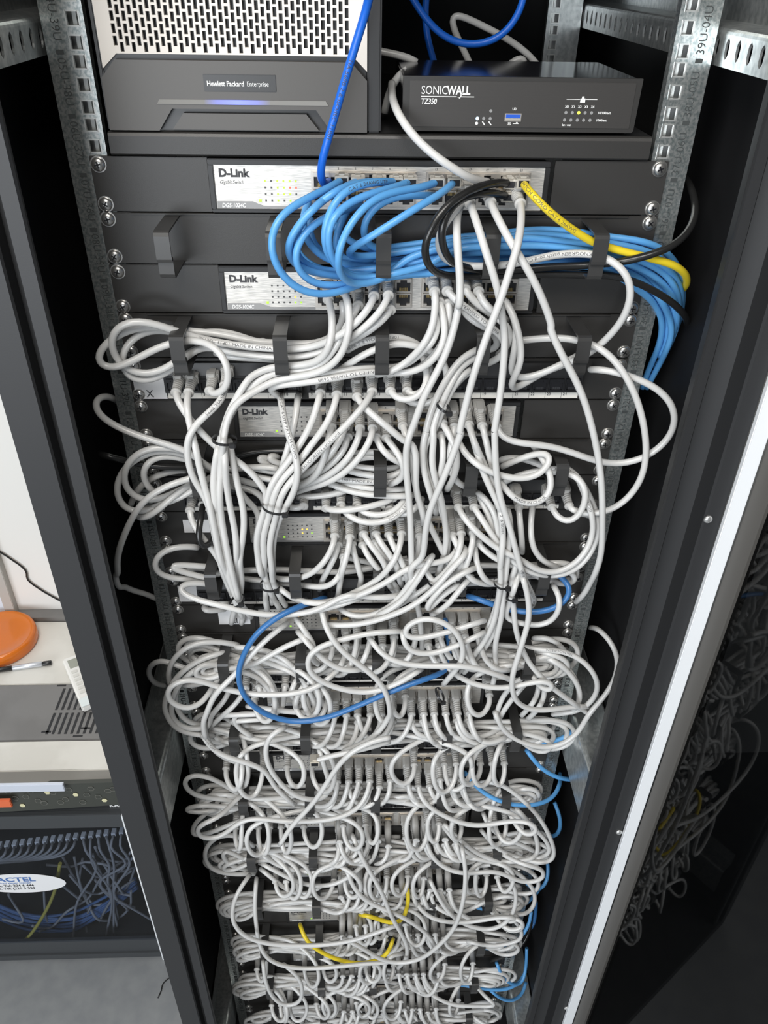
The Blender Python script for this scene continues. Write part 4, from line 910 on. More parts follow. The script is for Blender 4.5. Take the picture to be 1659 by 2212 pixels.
load('''
g|s|light grey cable from the left lower port of the second switch|E 700,75,30 735,170,38 742,300,46 738,420,50 710,530,50 640,610,46 540,655,42 370,665,36 200,670,36 80,710,40 -20,780,46 Q 850,490,50 770,620,54 730,740,56 715,860,58 700,1000,60 705,1150,60 735,1300,58 760,1430,54 L 860,350,46 905,420,38 960,500,34 1000,545,30
g|s|light grey cable from the second switch bending left through the second ring|E 845,5,38 890,120,48 895,260,54 885,400,56 840,540,56 740,660,52 620,730,46 390,768,40 240,780,40 100,850,46 20,930,50 Q 800,580,56 745,700,60 735,800,62 720,930,64 718,1080,64 740,1230,62 770,1380,58 L 880,330,48 900,400,40
g|s|light grey cable from the second switch, beside the boot with the dimple, bending left|E 970,130,34 920,220,42 850,330,46 800,440,48 720,580,46 600,690,42 390,718,36 240,715,36 100,770,42 10,840,46 Q 775,640,52 730,740,54 700,850,56 685,980,58 680,1120,58 700,1260,56 730,1400,52 L 770,200,48 850,380,38 930,560,26
g|s|light grey cable from the middle upper port of the second switch sweeping left|E 1110,45,38 1070,150,50 980,260,54 860,360,52 700,450,42 560,500,36 370,520,32 200,510,32 0,495,30 D 1500,340,30 1300,310,28 1100,270,28 980,230,30 860,200,34 700,130,40 520,95,44 370,120,46 275,200,46 250,320,44 290,440,42 350,530,40 450,590,38 600,615,36 760,570,34 880,480,30 1000,390,22 1100,350,16
g|s|light grey cable from the fifth upper port of the second switch sweeping left behind|E 1240,40,38 1190,160,50 1080,280,52 940,390,48 800,470,42 600,560,34 370,590,28 200,590,26 0,560,24 D 1500,420,22 1300,370,22 1150,330,22 1050,350,24 1000,420,24 860,540,26 700,640,30 560,680,32 430,640,34 350,540,34 340,430,34 390,330,32 470,240,30 580,190,26 720,180,22 860,210,18
g|s|light grey cable from the lower right of that group, lowest on the way left|E 1260,170,36 1180,270,44 1050,370,42 900,440,36 740,530,28 560,580,24 370,620,22 200,610,20 0,590,18 D 1500,450,16 1350,440,14 1250,400,14
g|s|light grey cable that makes the long left loop and returns to the third patch port|D 1190,770,36 1230,805,40 1310,790,46 1375,690,52 1372,560,54 1330,430,52 1250,340,46 1130,290,36 1000,280,32 860,300,32 700,350,36 500,460,40 350,545,42 230,570,44 140,530,46 110,460,46 140,370,44 230,290,40 360,210,36 520,160,32 680,150,28 850,180,22 1000,200,18 1250,215,16 1450,260,14 1659,310,14 E 200,450,14 370,470,14 560,470,16 720,430,20 820,330,26 850,200,30 830,110,34
g||light grey arch rising behind the second ring|D 1100,215,10 1230,200,12 1380,205,12 1500,240,12 1659,330,10 E 120,440,10
g|s|light grey cable from the first patch port slanting right into the tangle|D 870,785,36 900,880,46 980,1000,52 1080,1120,54 1200,1250,54 1320,1340,54 H 1270,380,54 1400,470,54 1500,590,54 1560,700,54 I 130,640,52 160,740,54 130,850,54 70,1000,52 60,1180,50 80,1350,46
g|s|light grey cable from the second patch port running straight down left of the tied bundle|D 990,785,36 970,880,48 985,1000,56 1020,1150,62 1060,1300,64 1090,1430,64 H 940,380,64 985,560,64 1040,760,64 1080,950,64 1120,1150,62 1150,1320,60 L 780,140,56 830,300,48 890,380,42
g|s|light grey printed cable from the fourth patch port bending left and down|D 1330,720,34 1340,800,44 1290,890,52 1150,990,58 1030,1100,62 975,1220,64 970,1340,64 1000,1440,64 H 860,480,64 920,590,62 990,690,60 1050,800,60 1070,950,58 1110,1150,56 1160,1300,54
g|h|light grey loop sticking out left of the rail, running to the centre|D 345,880,-30 280,830,-10 200,800,5 120,815,15 85,870,22 110,960,28 220,1050,34 400,1140,38 600,1210,40 800,1270,40 940,1310,40 H 870,320,40 1000,420,34 1100,500,30 1300,560,24 1500,620,20
k|h|black cable end poking out left below the third switch|Q 155,845,40 220,862,38 300,885,34 400,900,30 520,908,24 600,905,16 720,880,10 850,835,8 1000,825,8 1100,830,8
''')
load('''
g||light grey cable, upper one of the pair leaving the second ring to the right|E 190,830,30 230,800,34 330,790,38 500,770,42 700,735,44 900,700,42 1040,685,38 1150,690,34 1280,690,32 1400,660,36 1500,590,42 1600,470,48 G 170,650,50 250,560,48 280,430,44 275,300,38 245,190,34
g|e|light grey printed cable, lower one of the pair, circling to a patch port|E 250,930,26 160,880,30 160,850,34 240,835,40 400,825,44 600,800,46 800,765,46 1000,725,44 1150,715,38 1280,735,34 1420,730,36 1550,690,42 G 220,750,48 310,650,50 350,540,48 340,400,44 310,300,40 290,230,36
g||light grey cable passing in front of the third ring from the left|E 810,700,28 900,640,34 1000,570,38 1150,500,38 1280,460,36 1420,460,34 1560,510,32 G 200,640,28 280,690,26 350,780,26 375,880,28 350,990,30 290,1080,30 190,1140,28 60,1140,24 0,1100,20
g||light grey printed cable curving over the third ring|E 880,520,24 960,460,28 1060,430,30 1150,415,28 1280,400,26 1400,410,24 1500,450,22 1600,560,20 G 170,700,18 210,800,18 230,880,18 200,960,20 150,1040,22 80,1080,28 20,1060,34
g|s|light grey cable from the left boot of the right group in the second switch|G 245,130,40 255,250,48 240,400,50 200,520,50 120,640,48 0,750,42 E 1280,720,38 1150,740,34
g|s|light grey cable beside it, from the lower row, dropping straight|G 370,240,38 380,330,42 370,430,44 330,560,40 260,680,36 180,760,32 80,830,28 -20,860,24
g|s|light grey twisted cable with printing from the second boot of the right group|G 360,125,40 430,200,46 520,270,48 640,350,48 740,440,46 820,500,42 890,570,38 900,650,34 860,720,30 760,760,26 640,790,22 520,850,18 430,960,20 360,1050,24 300,1120,30
g|s|light grey cable from the third boot of the right group wrapping behind|G 520,110,40 570,180,42 650,270,42 760,330,40 860,390,38 930,470,36 950,560,34 900,640,30 820,680,26
g|s|light grey cable from the fourth boot, curving behind the front strands|G 640,130,40 650,200,44 720,280,44 800,330,42 880,370,38
g||light grey cable coming off the tangle to the left, lower side|G 510,300,30 540,370,34 620,410,36 720,440,36 800,520,32 830,600,26 790,650,20 700,640,14
g||light grey cable curving down-left beneath the fourth ring, upper|G 660,630,18 560,670,22 460,730,28 400,820,32 340,930,36 280,1020,40 240,1110,42 190,1250,44 150,1452,46 J 100,80,46 50,250,48 50,400,48 80,560,48 130,700,48 170,850,46
g||light grey cable curving down-left beneath the fourth ring, middle|G 680,690,16 560,730,20 470,800,26 410,900,32 370,1000,36 310,1110,40 250,1260,42 210,1400,44 J 160,120,46 145,280,48 130,430,48 180,600,48 230,760,48 250,920,46 270,1100,44 230,1300,40 180,1440,36
g||light grey printed cable curving down-left beneath the fourth ring, lowest|G 700,780,14 590,800,18 500,850,24 430,930,30 390,1020,34 330,1130,38 280,1280,40 240,1400,42 J 70,200,44 60,380,44 110,560,44 190,740,44 240,900,42 290,1080,40 270,1250,38 210,1440,34
g||light grey cable from the far ring to the kinked bend under the fourth ring|K 640,265,22 500,350,22 380,400,24 240,470,24 100,490,24 10,480,26 G 930,850,28 935,750,34 975,600,38 990,450,38 940,300,34 890,220,28
g||light grey cable over the dark panel into the last ring of the second row|K -20,160,20 140,145,20 350,120,22 520,125,24 660,150,26 790,200,34 900,270,40 1000,390,46 1100,560,50 1170,750,52 1215,950,52 1230,1150,52 1200,1350,52 1120,1500,50 1000,1620,48 870,1690,44 J 1500,880,40 1420,850,40 1370,810,36
g|e|light grey cable making the widest loop beyond the right rail|K 740,405,34 850,405,36 1000,440,40 1150,490,44 1300,560,46 1420,650,48 1490,770,50 1490,900,50 1440,1020,50 1340,1120,48 1200,1210,46 1000,1255,44 820,1240,42 700,1200,42 500,1130,42 300,1080,44 100,1070,46 J 800,210,44 760,180,40 720,100,36
''')
load('''
g|s|light grey cable from the ninth patch port going down-left to the tied bundle|E 630,915,36 600,1020,46 570,1150,54 500,1290,58 420,1400,60 I 360,400,62 250,500,64 180,620,66 150,740,66 130,860,64 70,1000,62 55,1150,60 80,1300,56 100,1440,52 L 1120,160,46 1140,280,40 1130,400,32 1150,480,26
g|s|light grey cable from the tenth patch port going down-left beside it|E 780,930,36 750,1050,46 700,1170,54 620,1290,58 520,1400,60 I 440,420,62 330,500,64 240,620,66 200,740,66 190,850,64 130,1000,62 110,1150,60 140,1320,56 L 1110,120,50 1150,250,44 1200,380,34 1260,470,26
g|s|long light grey printed cable slanting down-left from the twelfth patch port|E 1095,905,38 1030,1010,50 930,1130,60 800,1260,66 650,1400,68 I 520,420,68 400,540,68 300,660,68 260,760,68 240,880,64 190,1050,62 170,1200,60 200,1350,56 L 1190,200,46 1240,330,38 1310,440,30
g|s|light grey cable crossing from the eleventh patch port down-right|E 960,950,38 1010,1020,50 1100,1110,58 1220,1200,60 1330,1290,60 1400,1380,60 I 1440,200,58 1490,330,56 1490,470,54 1480,620,52 1510,760,50 1560,880,48 J 60,950,44
g|s|light grey cable curling right from the thirteenth patch port|E 1260,900,38 1310,960,44 1420,990,48 1520,960,48 1580,880,44 1610,780,38 1590,680,30 1540,560,22
g|s|light grey cable curling right from the fourteenth patch port|E 1410,900,36 1450,950,40 1540,940,40 1600,850,34 1640,740,26
g||light grey printed strand crossing before the third switch lettering|E 270,930,24 290,1050,40 310,1180,54 350,1300,62 400,1430,68 I 430,420,70 430,560,70 400,680,68 330,790,66 270,900,60 220,1060,56 200,1220,54 210,1400,50 L 1200,150,44 1200,260,38 1190,420,28
g||light grey strand behind it in front of the third switch|E 430,930,20 420,1050,30 400,1200,40 370,1300,46 330,1440,50 I 290,440,50 260,560,46 240,680,42
g|s|light grey cable from the first upper boot of the third switch|I 730,100,40 700,200,52 680,330,58 640,450,56 570,560,50 480,610,44 400,630,38
g|s|light grey cable from the second upper boot of the third switch|I 850,100,40 820,200,50 740,320,54 640,420,50 540,500,44 440,540,38
g|s|light grey cable from the lower boot under the second port of the third switch|I 875,190,36 860,270,42 800,370,44 700,450,42 600,520,38 480,570,34 360,620,30
g|s|light grey cable from the third upper boot of the third switch|I 985,110,40 970,220,52 900,350,56 800,460,52 680,540,46 560,590,40 440,620,34 350,660,28
g|s|light grey cable from the fourth upper boot of the third switch|I 1100,110,40 1080,220,54 1000,350,58 880,480,54 760,560,48 620,620,42 460,650,36 360,700,30
g|s|light grey cable from a lower boot of the third switch, right under the third ring|I 1130,190,36 1160,280,44 1240,370,48 1320,410,46 1380,420,40
g|s|light grey cable from the fifth lower boot of the third switch|I 1220,200,36 1310,290,46 1370,380,52 1390,480,50 1370,560,44 1290,600,38 1240,605,32
g|s|light grey cable from the sixth upper boot of the third switch|I 1370,90,40 1400,180,50 1440,300,54 1460,420,52 1470,560,48 1500,700,46 1560,860,42 M 1480,300,34
g||light grey cable lying through the third ring, top strand|I 940,330,12 1040,310,14 1130,315,16 1240,315,16 1340,320,16 1400,380,14
g||light grey cable lying through the third ring, second strand|I 820,420,14 960,370,16 1130,355,18 1240,370,18 1370,375,18
g||light grey printed cable in the third ring, third strand|I 780,450,16 940,440,20 1040,465,22 1130,475,24 1240,465,24 1340,465,24 1400,440,22
g||light grey cable in the third ring, fourth strand|I 780,440,22 880,490,26 1000,520,28 1130,530,30 1240,560,30 1340,530,30 1400,450,28
g||light grey printed cable in the third ring, fifth strand|I 700,540,22 820,570,26 960,580,30 1130,585,32 1240,590,32 1350,560,32 1410,480,30
g||light grey cable in the third ring, sixth strand|I 720,610,20 860,600,26 1000,640,30 1130,650,32 1240,655,32 1400,650,30
g||light grey cable in the third ring, lowest strand|I 720,600,26 800,640,30 920,680,34 1040,700,36 1130,705,36 1240,710,36 1390,720,34 1460,700,30
g||light grey cable running left low under the third ring row|I 440,720,24 600,715,26 740,700,28 860,670,28 960,620,26 1040,560,22 1060,470,18
g||light grey cable at the back of the left part of the third ring row|I -20,450,16 120,480,16 260,500,18 400,520,18 560,500,18 680,420,16 780,330,14
g||light grey bent cable end left of the tied strands, lower|I 290,455,10 160,440,14 70,400,16 45,360,16 90,345,14 200,390,10
g||light grey bent cable end left of the tied strands, upper|I 290,430,16 190,400,18 130,355,18 160,335,16 250,360,14
g||light grey cable crossing left to right below the bent ends|I 0,520,14 140,560,14 280,580,16 420,600,18 600,600,18 740,580,18
g|se|light grey cable between two boots of the second patch panel, left pair|I 680,830,36 750,850,42 900,840,44 1100,800,42 1280,740,34
g|s|light grey printed cable hanging in a wide bow over the fourth switch|I 815,800,36 850,870,44 950,940,50 1100,965,52 1250,940,50 1370,860,46 1420,780,40 1440,720,32
g|s|light grey cable in a smaller bow inside the wide bow|I 960,800,36 1000,860,42 1120,895,46 1260,880,44 1360,800,40 1400,720,34
g|s|light grey cable bow to the right above the fourth switch|I 1250,840,36 1320,900,40 1420,890,42 1500,820,40 1540,740,34
g|s|light grey cable leaving the second patch panel to the tied bundle|I 480,810,36 420,835,38 350,820,36 300,790,30
''')
load('''
g|s|light grey cable from the first upper boot of the fourth switch|I 760,1080,40 740,1180,52 680,1290,56 580,1390,52 480,1440,46 L 1400,210,40 1300,220,34 1200,200,28
g|s|light grey cable from the lower boot below the first port of the fourth switch|I 790,1160,36 770,1240,44 720,1330,46 670,1440,42 L 1659,180,36 1620,300,26
g|s|light grey cable from the second upper boot of the fourth switch|I 895,1090,40 890,1180,50 850,1300,54 810,1440,52 M 400,200,46 370,380,36
g|s|light grey cable from the lower boot below the second port of the fourth switch|I 915,1150,36 935,1240,42 970,1330,44 990,1440,42 M 590,180,40 560,310,30
g|s|light grey cable from the third upper boot of the fourth switch|I 1020,1060,40 1080,1150,50 1160,1250,54 1240,1370,52 M 780,200,46 880,320,34
g|s|light grey cable from the lower boot below the third port of the fourth switch|I 1010,1160,36 1050,1240,44 1120,1340,46 1220,1440,44 M 880,250,36 920,330,28
g|s|light grey cable from the fourth upper boot of the fourth switch|I 1130,1060,40 1190,1160,50 1270,1260,54 1330,1360,52 M 900,120,48 940,260,36
g|s|light grey cable from the fifth upper boot of the fourth switch|I 1245,1070,40 1290,1170,50 1350,1280,54 1400,1390,52 M 1000,240,40
g|s|light grey cable from the sixth upper boot of the fourth switch swinging left|I 1360,1060,40 1340,1180,54 1300,1300,58 1200,1400,56 M 780,180,52 650,270,50 480,350,52 M 300,420,50 100,420,46 0,395,44 L 1500,430,42 1400,400,42 1300,330,42 1260,290,40
g|s|light grey cable from the lower boot under the fourth port of the fourth switch|I 1120,1140,36 1180,1230,42 1260,1300,44 1330,1310,42 1450,1330,38
g|s|light grey cable from the left boot of the right group in the fourth switch|J 30,1080,38 20,1200,48 0,1350,50 M 960,200,44
g|s|light grey cable from the second boot of the right group in the fourth switch|J 320,1070,40 370,1160,50 410,1280,54 390,1400,52 M 1380,180,46
g|s|light grey cable from the third boot of the right group in the fourth switch|J 400,1060,40 400,1160,52 360,1270,56 290,1360,56 200,1452,54 M 1100,330,48 950,430,44 800,500,40 700,540,36
g|s|light grey cable from the fourth boot of the right group in the fourth switch|J 510,1050,40 500,1160,52 460,1290,56 420,1400,54 M 1420,230,50
g|s|light grey cable from the right lower boot of the fourth switch heading down-right|J 550,1140,38 620,1210,46 720,1290,50 860,1330,50 960,1360,48 1100,1440,46
g|s|light grey cable from the first right-hand patch boot, crossing down-right|J 375,820,36 430,920,48 520,1020,54 640,1120,58 760,1210,58 900,1250,58 1000,1330,58 1100,1390,56 1250,1400,54 1400,1340,52 1500,1240,50 1570,1100,48 1590,950,46 1560,820,42 1500,700,38 1460,560,34 1380,440,28 1240,470,24 1100,480,22 900,520,20 780,590,18
g|s|light grey cable from the second right-hand patch boot down to the lower tie|J 515,820,36 590,920,46 640,1010,50 700,1100,52 780,1200,52 860,1300,50 960,1370,50 1100,1420,50 1260,1430,50 1420,1380,48 1540,1260,46 1620,1100,44 1630,950,42 1590,800,40 1500,620,38 1400,480,30 1300,440,24
g|s|light grey straight cable hanging from a boot right of the twin bundle|J 920,820,38 920,900,46 940,1050,50 945,1200,48
g||light grey cable curving down-right behind the straight one|J 1040,800,24 1025,900,34 1020,1050,44 1040,1180,46 1100,1280,46 1200,1340,44 1260,1345,40
g|s|light grey U-shaped cable between the two rightmost patch boots|J 1215,820,38 1250,900,46 1340,960,50 1440,920,52 1510,800,52 1530,660,50 1480,560,46 1400,510,40 1300,490,32 1180,500,26
g|s|light grey cable from the last patch boot, tucked right|J 1370,810,36 1400,850,40 1460,870,42 1540,880,40
g||light grey ring-shaped loop in front of the right patch ports|J 390,250,48 430,340,52 520,420,56 640,490,58 780,540,60 900,560,60 1040,550,60 1140,500,58 1210,420,56 1215,340,52 1180,310,46 1080,320,40 940,370,36 780,440,32
g||light grey printed cable circling down below the last ring|J 1040,250,28 1120,360,44 1190,470,54 1225,600,60 1210,700,62 1140,770,62 1040,800,62 920,770,62 820,690,60 760,600,56 700,520,50
g||light grey cable from the third switch slanting to the lower right rings|J 480,100,40 520,250,52 560,400,56 620,560,58 690,700,58 760,850,56 800,950,54
g||light grey cable behind, arching over to the right ring|J 750,390,16 840,350,18 960,370,20 1100,430,22 1260,490,26
g|s|light grey cable from the third right-group boot of the third switch|J 470,80,40 500,200,50 560,330,54 640,500,54 700,640,54 740,780,54 760,900,54 770,1050,54 790,1200,54
g|s|light grey cable from the fourth right-group boot of the third switch|J 590,90,40 620,200,48 650,350,50 690,480,48 700,560,44
g|s|light grey cable from the first right-group boot of the third switch|J 235,70,40 310,180,50 370,320,54 370,450,54 330,560,52 280,640,48
g|s|light grey cable from the lower first right-group boot of the third switch|J 225,175,36 240,280,44 240,420,46 210,520,44 180,600,42
g|s|light grey cable from the second right-group boot of the third switch|J 340,100,40 310,250,48 290,400,48 320,560,46 400,620,40 450,630,34
g||light grey cable leaving the fourth ring to the right and down|J 560,690,30 640,750,38 700,850,44 730,1000,48 740,1150,50 750,1300,50 N 420,100,50 420,240,50 400,400,48 330,600,46 240,800,42 120,960,36
g||light grey cable leaving the fourth ring lower, to the right bundle|J 560,720,26 620,830,34 680,950,40 710,1080,44 730,1200,46 N 440,60,48 445,240,50 440,420,48 390,620,46 300,800,42 200,930,36 100,1040,30
g||light grey printed VERIFIED cable in the right bundle|J 740,800,56 770,950,60 775,1100,62 760,1250,62 745,1400,62 N 415,60,62 425,240,60 395,420,56 360,600,54 280,760,50 180,900,44 60,1030,36
g||light grey strand on the right side of the right bundle|J 820,850,50 850,1000,54 830,1150,56 810,1300,56 N 480,60,56 455,240,56 440,420,54 420,600,52 380,740,48 370,900,44 380,1050,40 340,1180,36
g||light grey strand passing the second tie of the right bundle|J 880,1250,50 900,1400,50 N 510,160,50 520,340,50 540,480,50 550,640,50 590,780,50 640,900,52 700,1000,54 800,1100,56 900,1200,56 1030,1290,54 1120,1360,48 1200,1410,40
g||light grey strand crossing through the second tie to the long wave|N 600,60,46 590,160,50 540,300,52 520,370,52 500,420,50 460,520,46 440,560,44 560,600,46 720,630,50 850,620,52 930,540,54 960,440,54 950,350,52 900,280,44
g||light grey long wave of cable down the right ring of the fifth manager|N 620,200,60 660,330,62 680,480,64 660,640,66 620,760,68 580,900,68 530,1050,68 520,1180,66 550,1300,64 640,1370,62 800,1390,60 950,1370,56 1100,1350,50 1200,1355,42
''')
load('''
g||light grey loop of cables right of the third-switch row, outer left loop|H 900,330,30 780,290,34 640,270,38 480,280,40 360,350,42 290,450,42 265,560,42 310,680,42 420,750,40 560,760,38 700,700,34 860,620,28
g||light grey loop left of the third ring row, reaching farthest left|H 880,360,24 700,300,30 560,300,34 400,370,36 270,470,38 215,590,40 210,700,40 260,810,40 360,860,40 500,850,38 650,780,36 780,700,32 900,650,28
g||light grey loop left of the third ring row, lower|H 880,600,36 760,680,42 640,790,44 520,890,44 420,930,42 370,900,38 400,850,32
g||light grey loop left of the third ring row, inner|H 900,400,22 760,360,26 620,340,30 500,380,32 440,460,34 450,560,34 500,650,32 570,690,28
g||light grey printed loop behind the left rail|H 820,480,14 660,490,16 520,550,18 420,630,16 370,720,10 340,790,6
g||light grey cable dropping from the left loops far down beside the rail|H 980,520,44 860,560,48 740,590,52 600,650,54 470,740,56 380,860,56 300,1020,54 240,1180,50 215,1320,44 235,1440,38 Q 215,1400,36 240,1500,28 S 165,280,20 200,320,10 270,330,-5 360,370,-20
g||light grey strand below the inner left loop|H 1060,540,30 900,660,36 760,740,38 640,780,38 500,820,36 420,850,30
g||light grey cable through the first ring of the third row, going right|H 1000,470,20 1200,480,20 1400,450,20 1659,460,20 I 240,470,20
g||light grey cable through the first ring, lower, going right|H 1000,600,24 1250,620,24 1400,640,26 1540,720,28 I 120,760,30
g||light grey cable dropping right of the tied bundle|H 1230,240,56 1260,420,58 1300,620,60 1350,800,60 1360,950,60 1340,1150,58 1310,1300,56 L 920,160,52 920,300,46 900,400,36 940,520,28 920,600,22
g||light grey strand in the middle of the left bundle|H 1180,250,62 1190,450,64 1200,650,64 1240,850,62 1280,1050,60 1290,1250,58 L 870,200,50 900,360,42 850,500,30 830,600,22
g||light grey strand on the left side of the left bundle|H 1130,250,60 1090,450,62 1080,650,62 1110,850,60 1140,1050,58 1190,1250,56 L 800,200,50 870,360,42
g||light grey strand bending off the left bundle to the right|H 1240,560,40 1340,700,40 1370,760,38 1480,820,34 1500,950,34 1450,1100,34
g|s|light grey cable from the boot above the sticker marked 1|H 870,850,36 880,940,42 930,1020,46 1010,1110,48 1080,1200,50 1150,1300,50 L 800,250,42
k|s|black cable bending in a U in front of the sticker marked 1|H 985,800,28 975,900,46 945,1030,54 940,1140,58 985,1210,58 1060,1170,54 1100,1080,44 1120,1000,30
g||light grey loop left of the fourth ring row, upper|H 930,1170,24 780,1160,30 650,1185,34 560,1260,38 540,1350,38 600,1420,36 L 250,200,36 400,215,34 560,200,30 640,190,26
g||light grey narrow loop left of the fourth ring row|L 640,100,28 450,90,34 300,75,38 240,95,40 330,130,40 480,170,36 640,210,30
g||light grey long bow from the fourth ring row across to the right|L 640,260,36 500,240,42 390,250,46 330,290,50 370,340,54 500,390,58 700,440,62 900,490,62 1100,530,62 1300,535,60 1500,515,58 M 150,500,58 300,440,58 450,340,58 M 620,370,58 850,380,56 920,350,50
g||small light grey curled cable end above the sticker marked X|L 590,455,30 560,480,36 590,515,38 680,490,34 760,480,28
g||light grey arc running right from the lower left tie|M 0,395,48 120,430,52 280,430,56 450,400,58 650,320,60 850,220,60 1000,100,58 J 320,1280,50 360,1180,44
g||light grey arc under it to the far right|M 0,520,50 200,490,54 400,440,56 560,380,56
g||light grey cable from left sweeping under the middle to the right bundle|M 280,620,58 450,630,62 650,600,64 850,540,66 1050,450,66 1200,330,66 1330,200,66 1430,60,64 J 480,1240,58 430,1180,50
g||light grey hanging bow below the fourth switch in the middle|M 400,480,44 450,540,50 580,560,52 740,520,54 880,430,56 960,330,56 1030,230,56 1120,100,54 1200,20,50
g||light grey printed twisted strand, upper right of the middle|M 1210,20,60 1150,130,62 1060,260,62 960,400,60 830,490,58 650,570,52
g||light grey sharp bend in the middle right, upper strand|M 1580,120,60 1450,180,64 1320,270,66 1220,380,66 1150,490,64 1180,500,60 1280,380,56 1400,290,54 1500,240,50
g||light grey printed strand below the sharp bend|M 1560,200,54 1480,280,58 1400,400,60 1300,490,58 1230,520,54
g||big light grey oval loop in the middle right|M 1659,590,64 1500,640,66 1300,700,68 1100,745,70 980,740,70 950,700,68 990,620,66 1100,560,66 1230,560,68 1350,610,70 1450,700,72 1500,820,72 1480,960,70 1400,1060,66 1330,1140,60
g||light grey loop second turn below the oval one|M 1659,700,62 1500,780,64 1300,860,66 1150,890,68 1020,870,68 960,790,68 955,700,66
g||light grey long S-shaped cable down the middle|M 230,470,56 235,580,62 290,700,70 400,850,74 520,950,76 650,1040,78 760,1150,78 830,1290,78 840,1440,76 S 1640,1000,74 1600,1080,72 1500,1160,72 1400,1200,70
g||light grey S-shaped strand with a big left bow|M 900,680,60 700,690,62 450,740,66 250,800,70 120,870,72 90,960,74 130,1070,74 260,1150,74 450,1210,74 650,1230,74 830,1180,74 1000,1100,72 1100,1030,68
g||light grey cable from the middle running right in a shallow wave|M 660,740,56 720,840,64 830,930,70 1000,980,72 1200,990,74 1400,990,74 1600,1000,74 N 300,1040,74 480,1100,70
g||light grey printed cable from the left rings to the middle, going down-right|M 30,700,56 150,840,62 260,950,64 400,1030,64 520,1040,62 600,1010,56
g||light grey steep strand left of the middle|L 1420,580,50 1500,700,56 1600,850,60 M 100,900,60 180,960,58
m||dark blue cable drooping from the middle to the left and back|P 700,1292,30 660,1305,50 612,1325,66 560,1362,74 528,1410,76 515,1450,76 520,1490,76 545,1525,76 590,1550,76 640,1560,76 700,1552,76 760,1530,76 830,1500,74 885,1478,70 940,1460,60 975,1440,46 970,1390,30 962,1340,24
m||dark blue cable curving under the right bundle|N 140,365,34 250,400,40 350,440,44 560,500,48 740,510,50 900,480,50 1010,410,50 1060,320,46 1040,250,40 960,200,30 860,90,20 780,20,14
g||light grey cable looping out past the right rail|N 1225,645,-25 1300,660,0 1380,730,15 1450,840,25 1475,960,30 1450,1100,34 1380,1220,38 1300,1320,42 1200,1430,46 T 1150,1100,48 1060,1170,50 960,1190,50 820,1150,50 730,1090,50 690,1000,48
g||light grey arc behind the right ring of the fifth manager|N 720,740,20 800,725,24 890,750,26 960,810,24 1000,860,20
''')
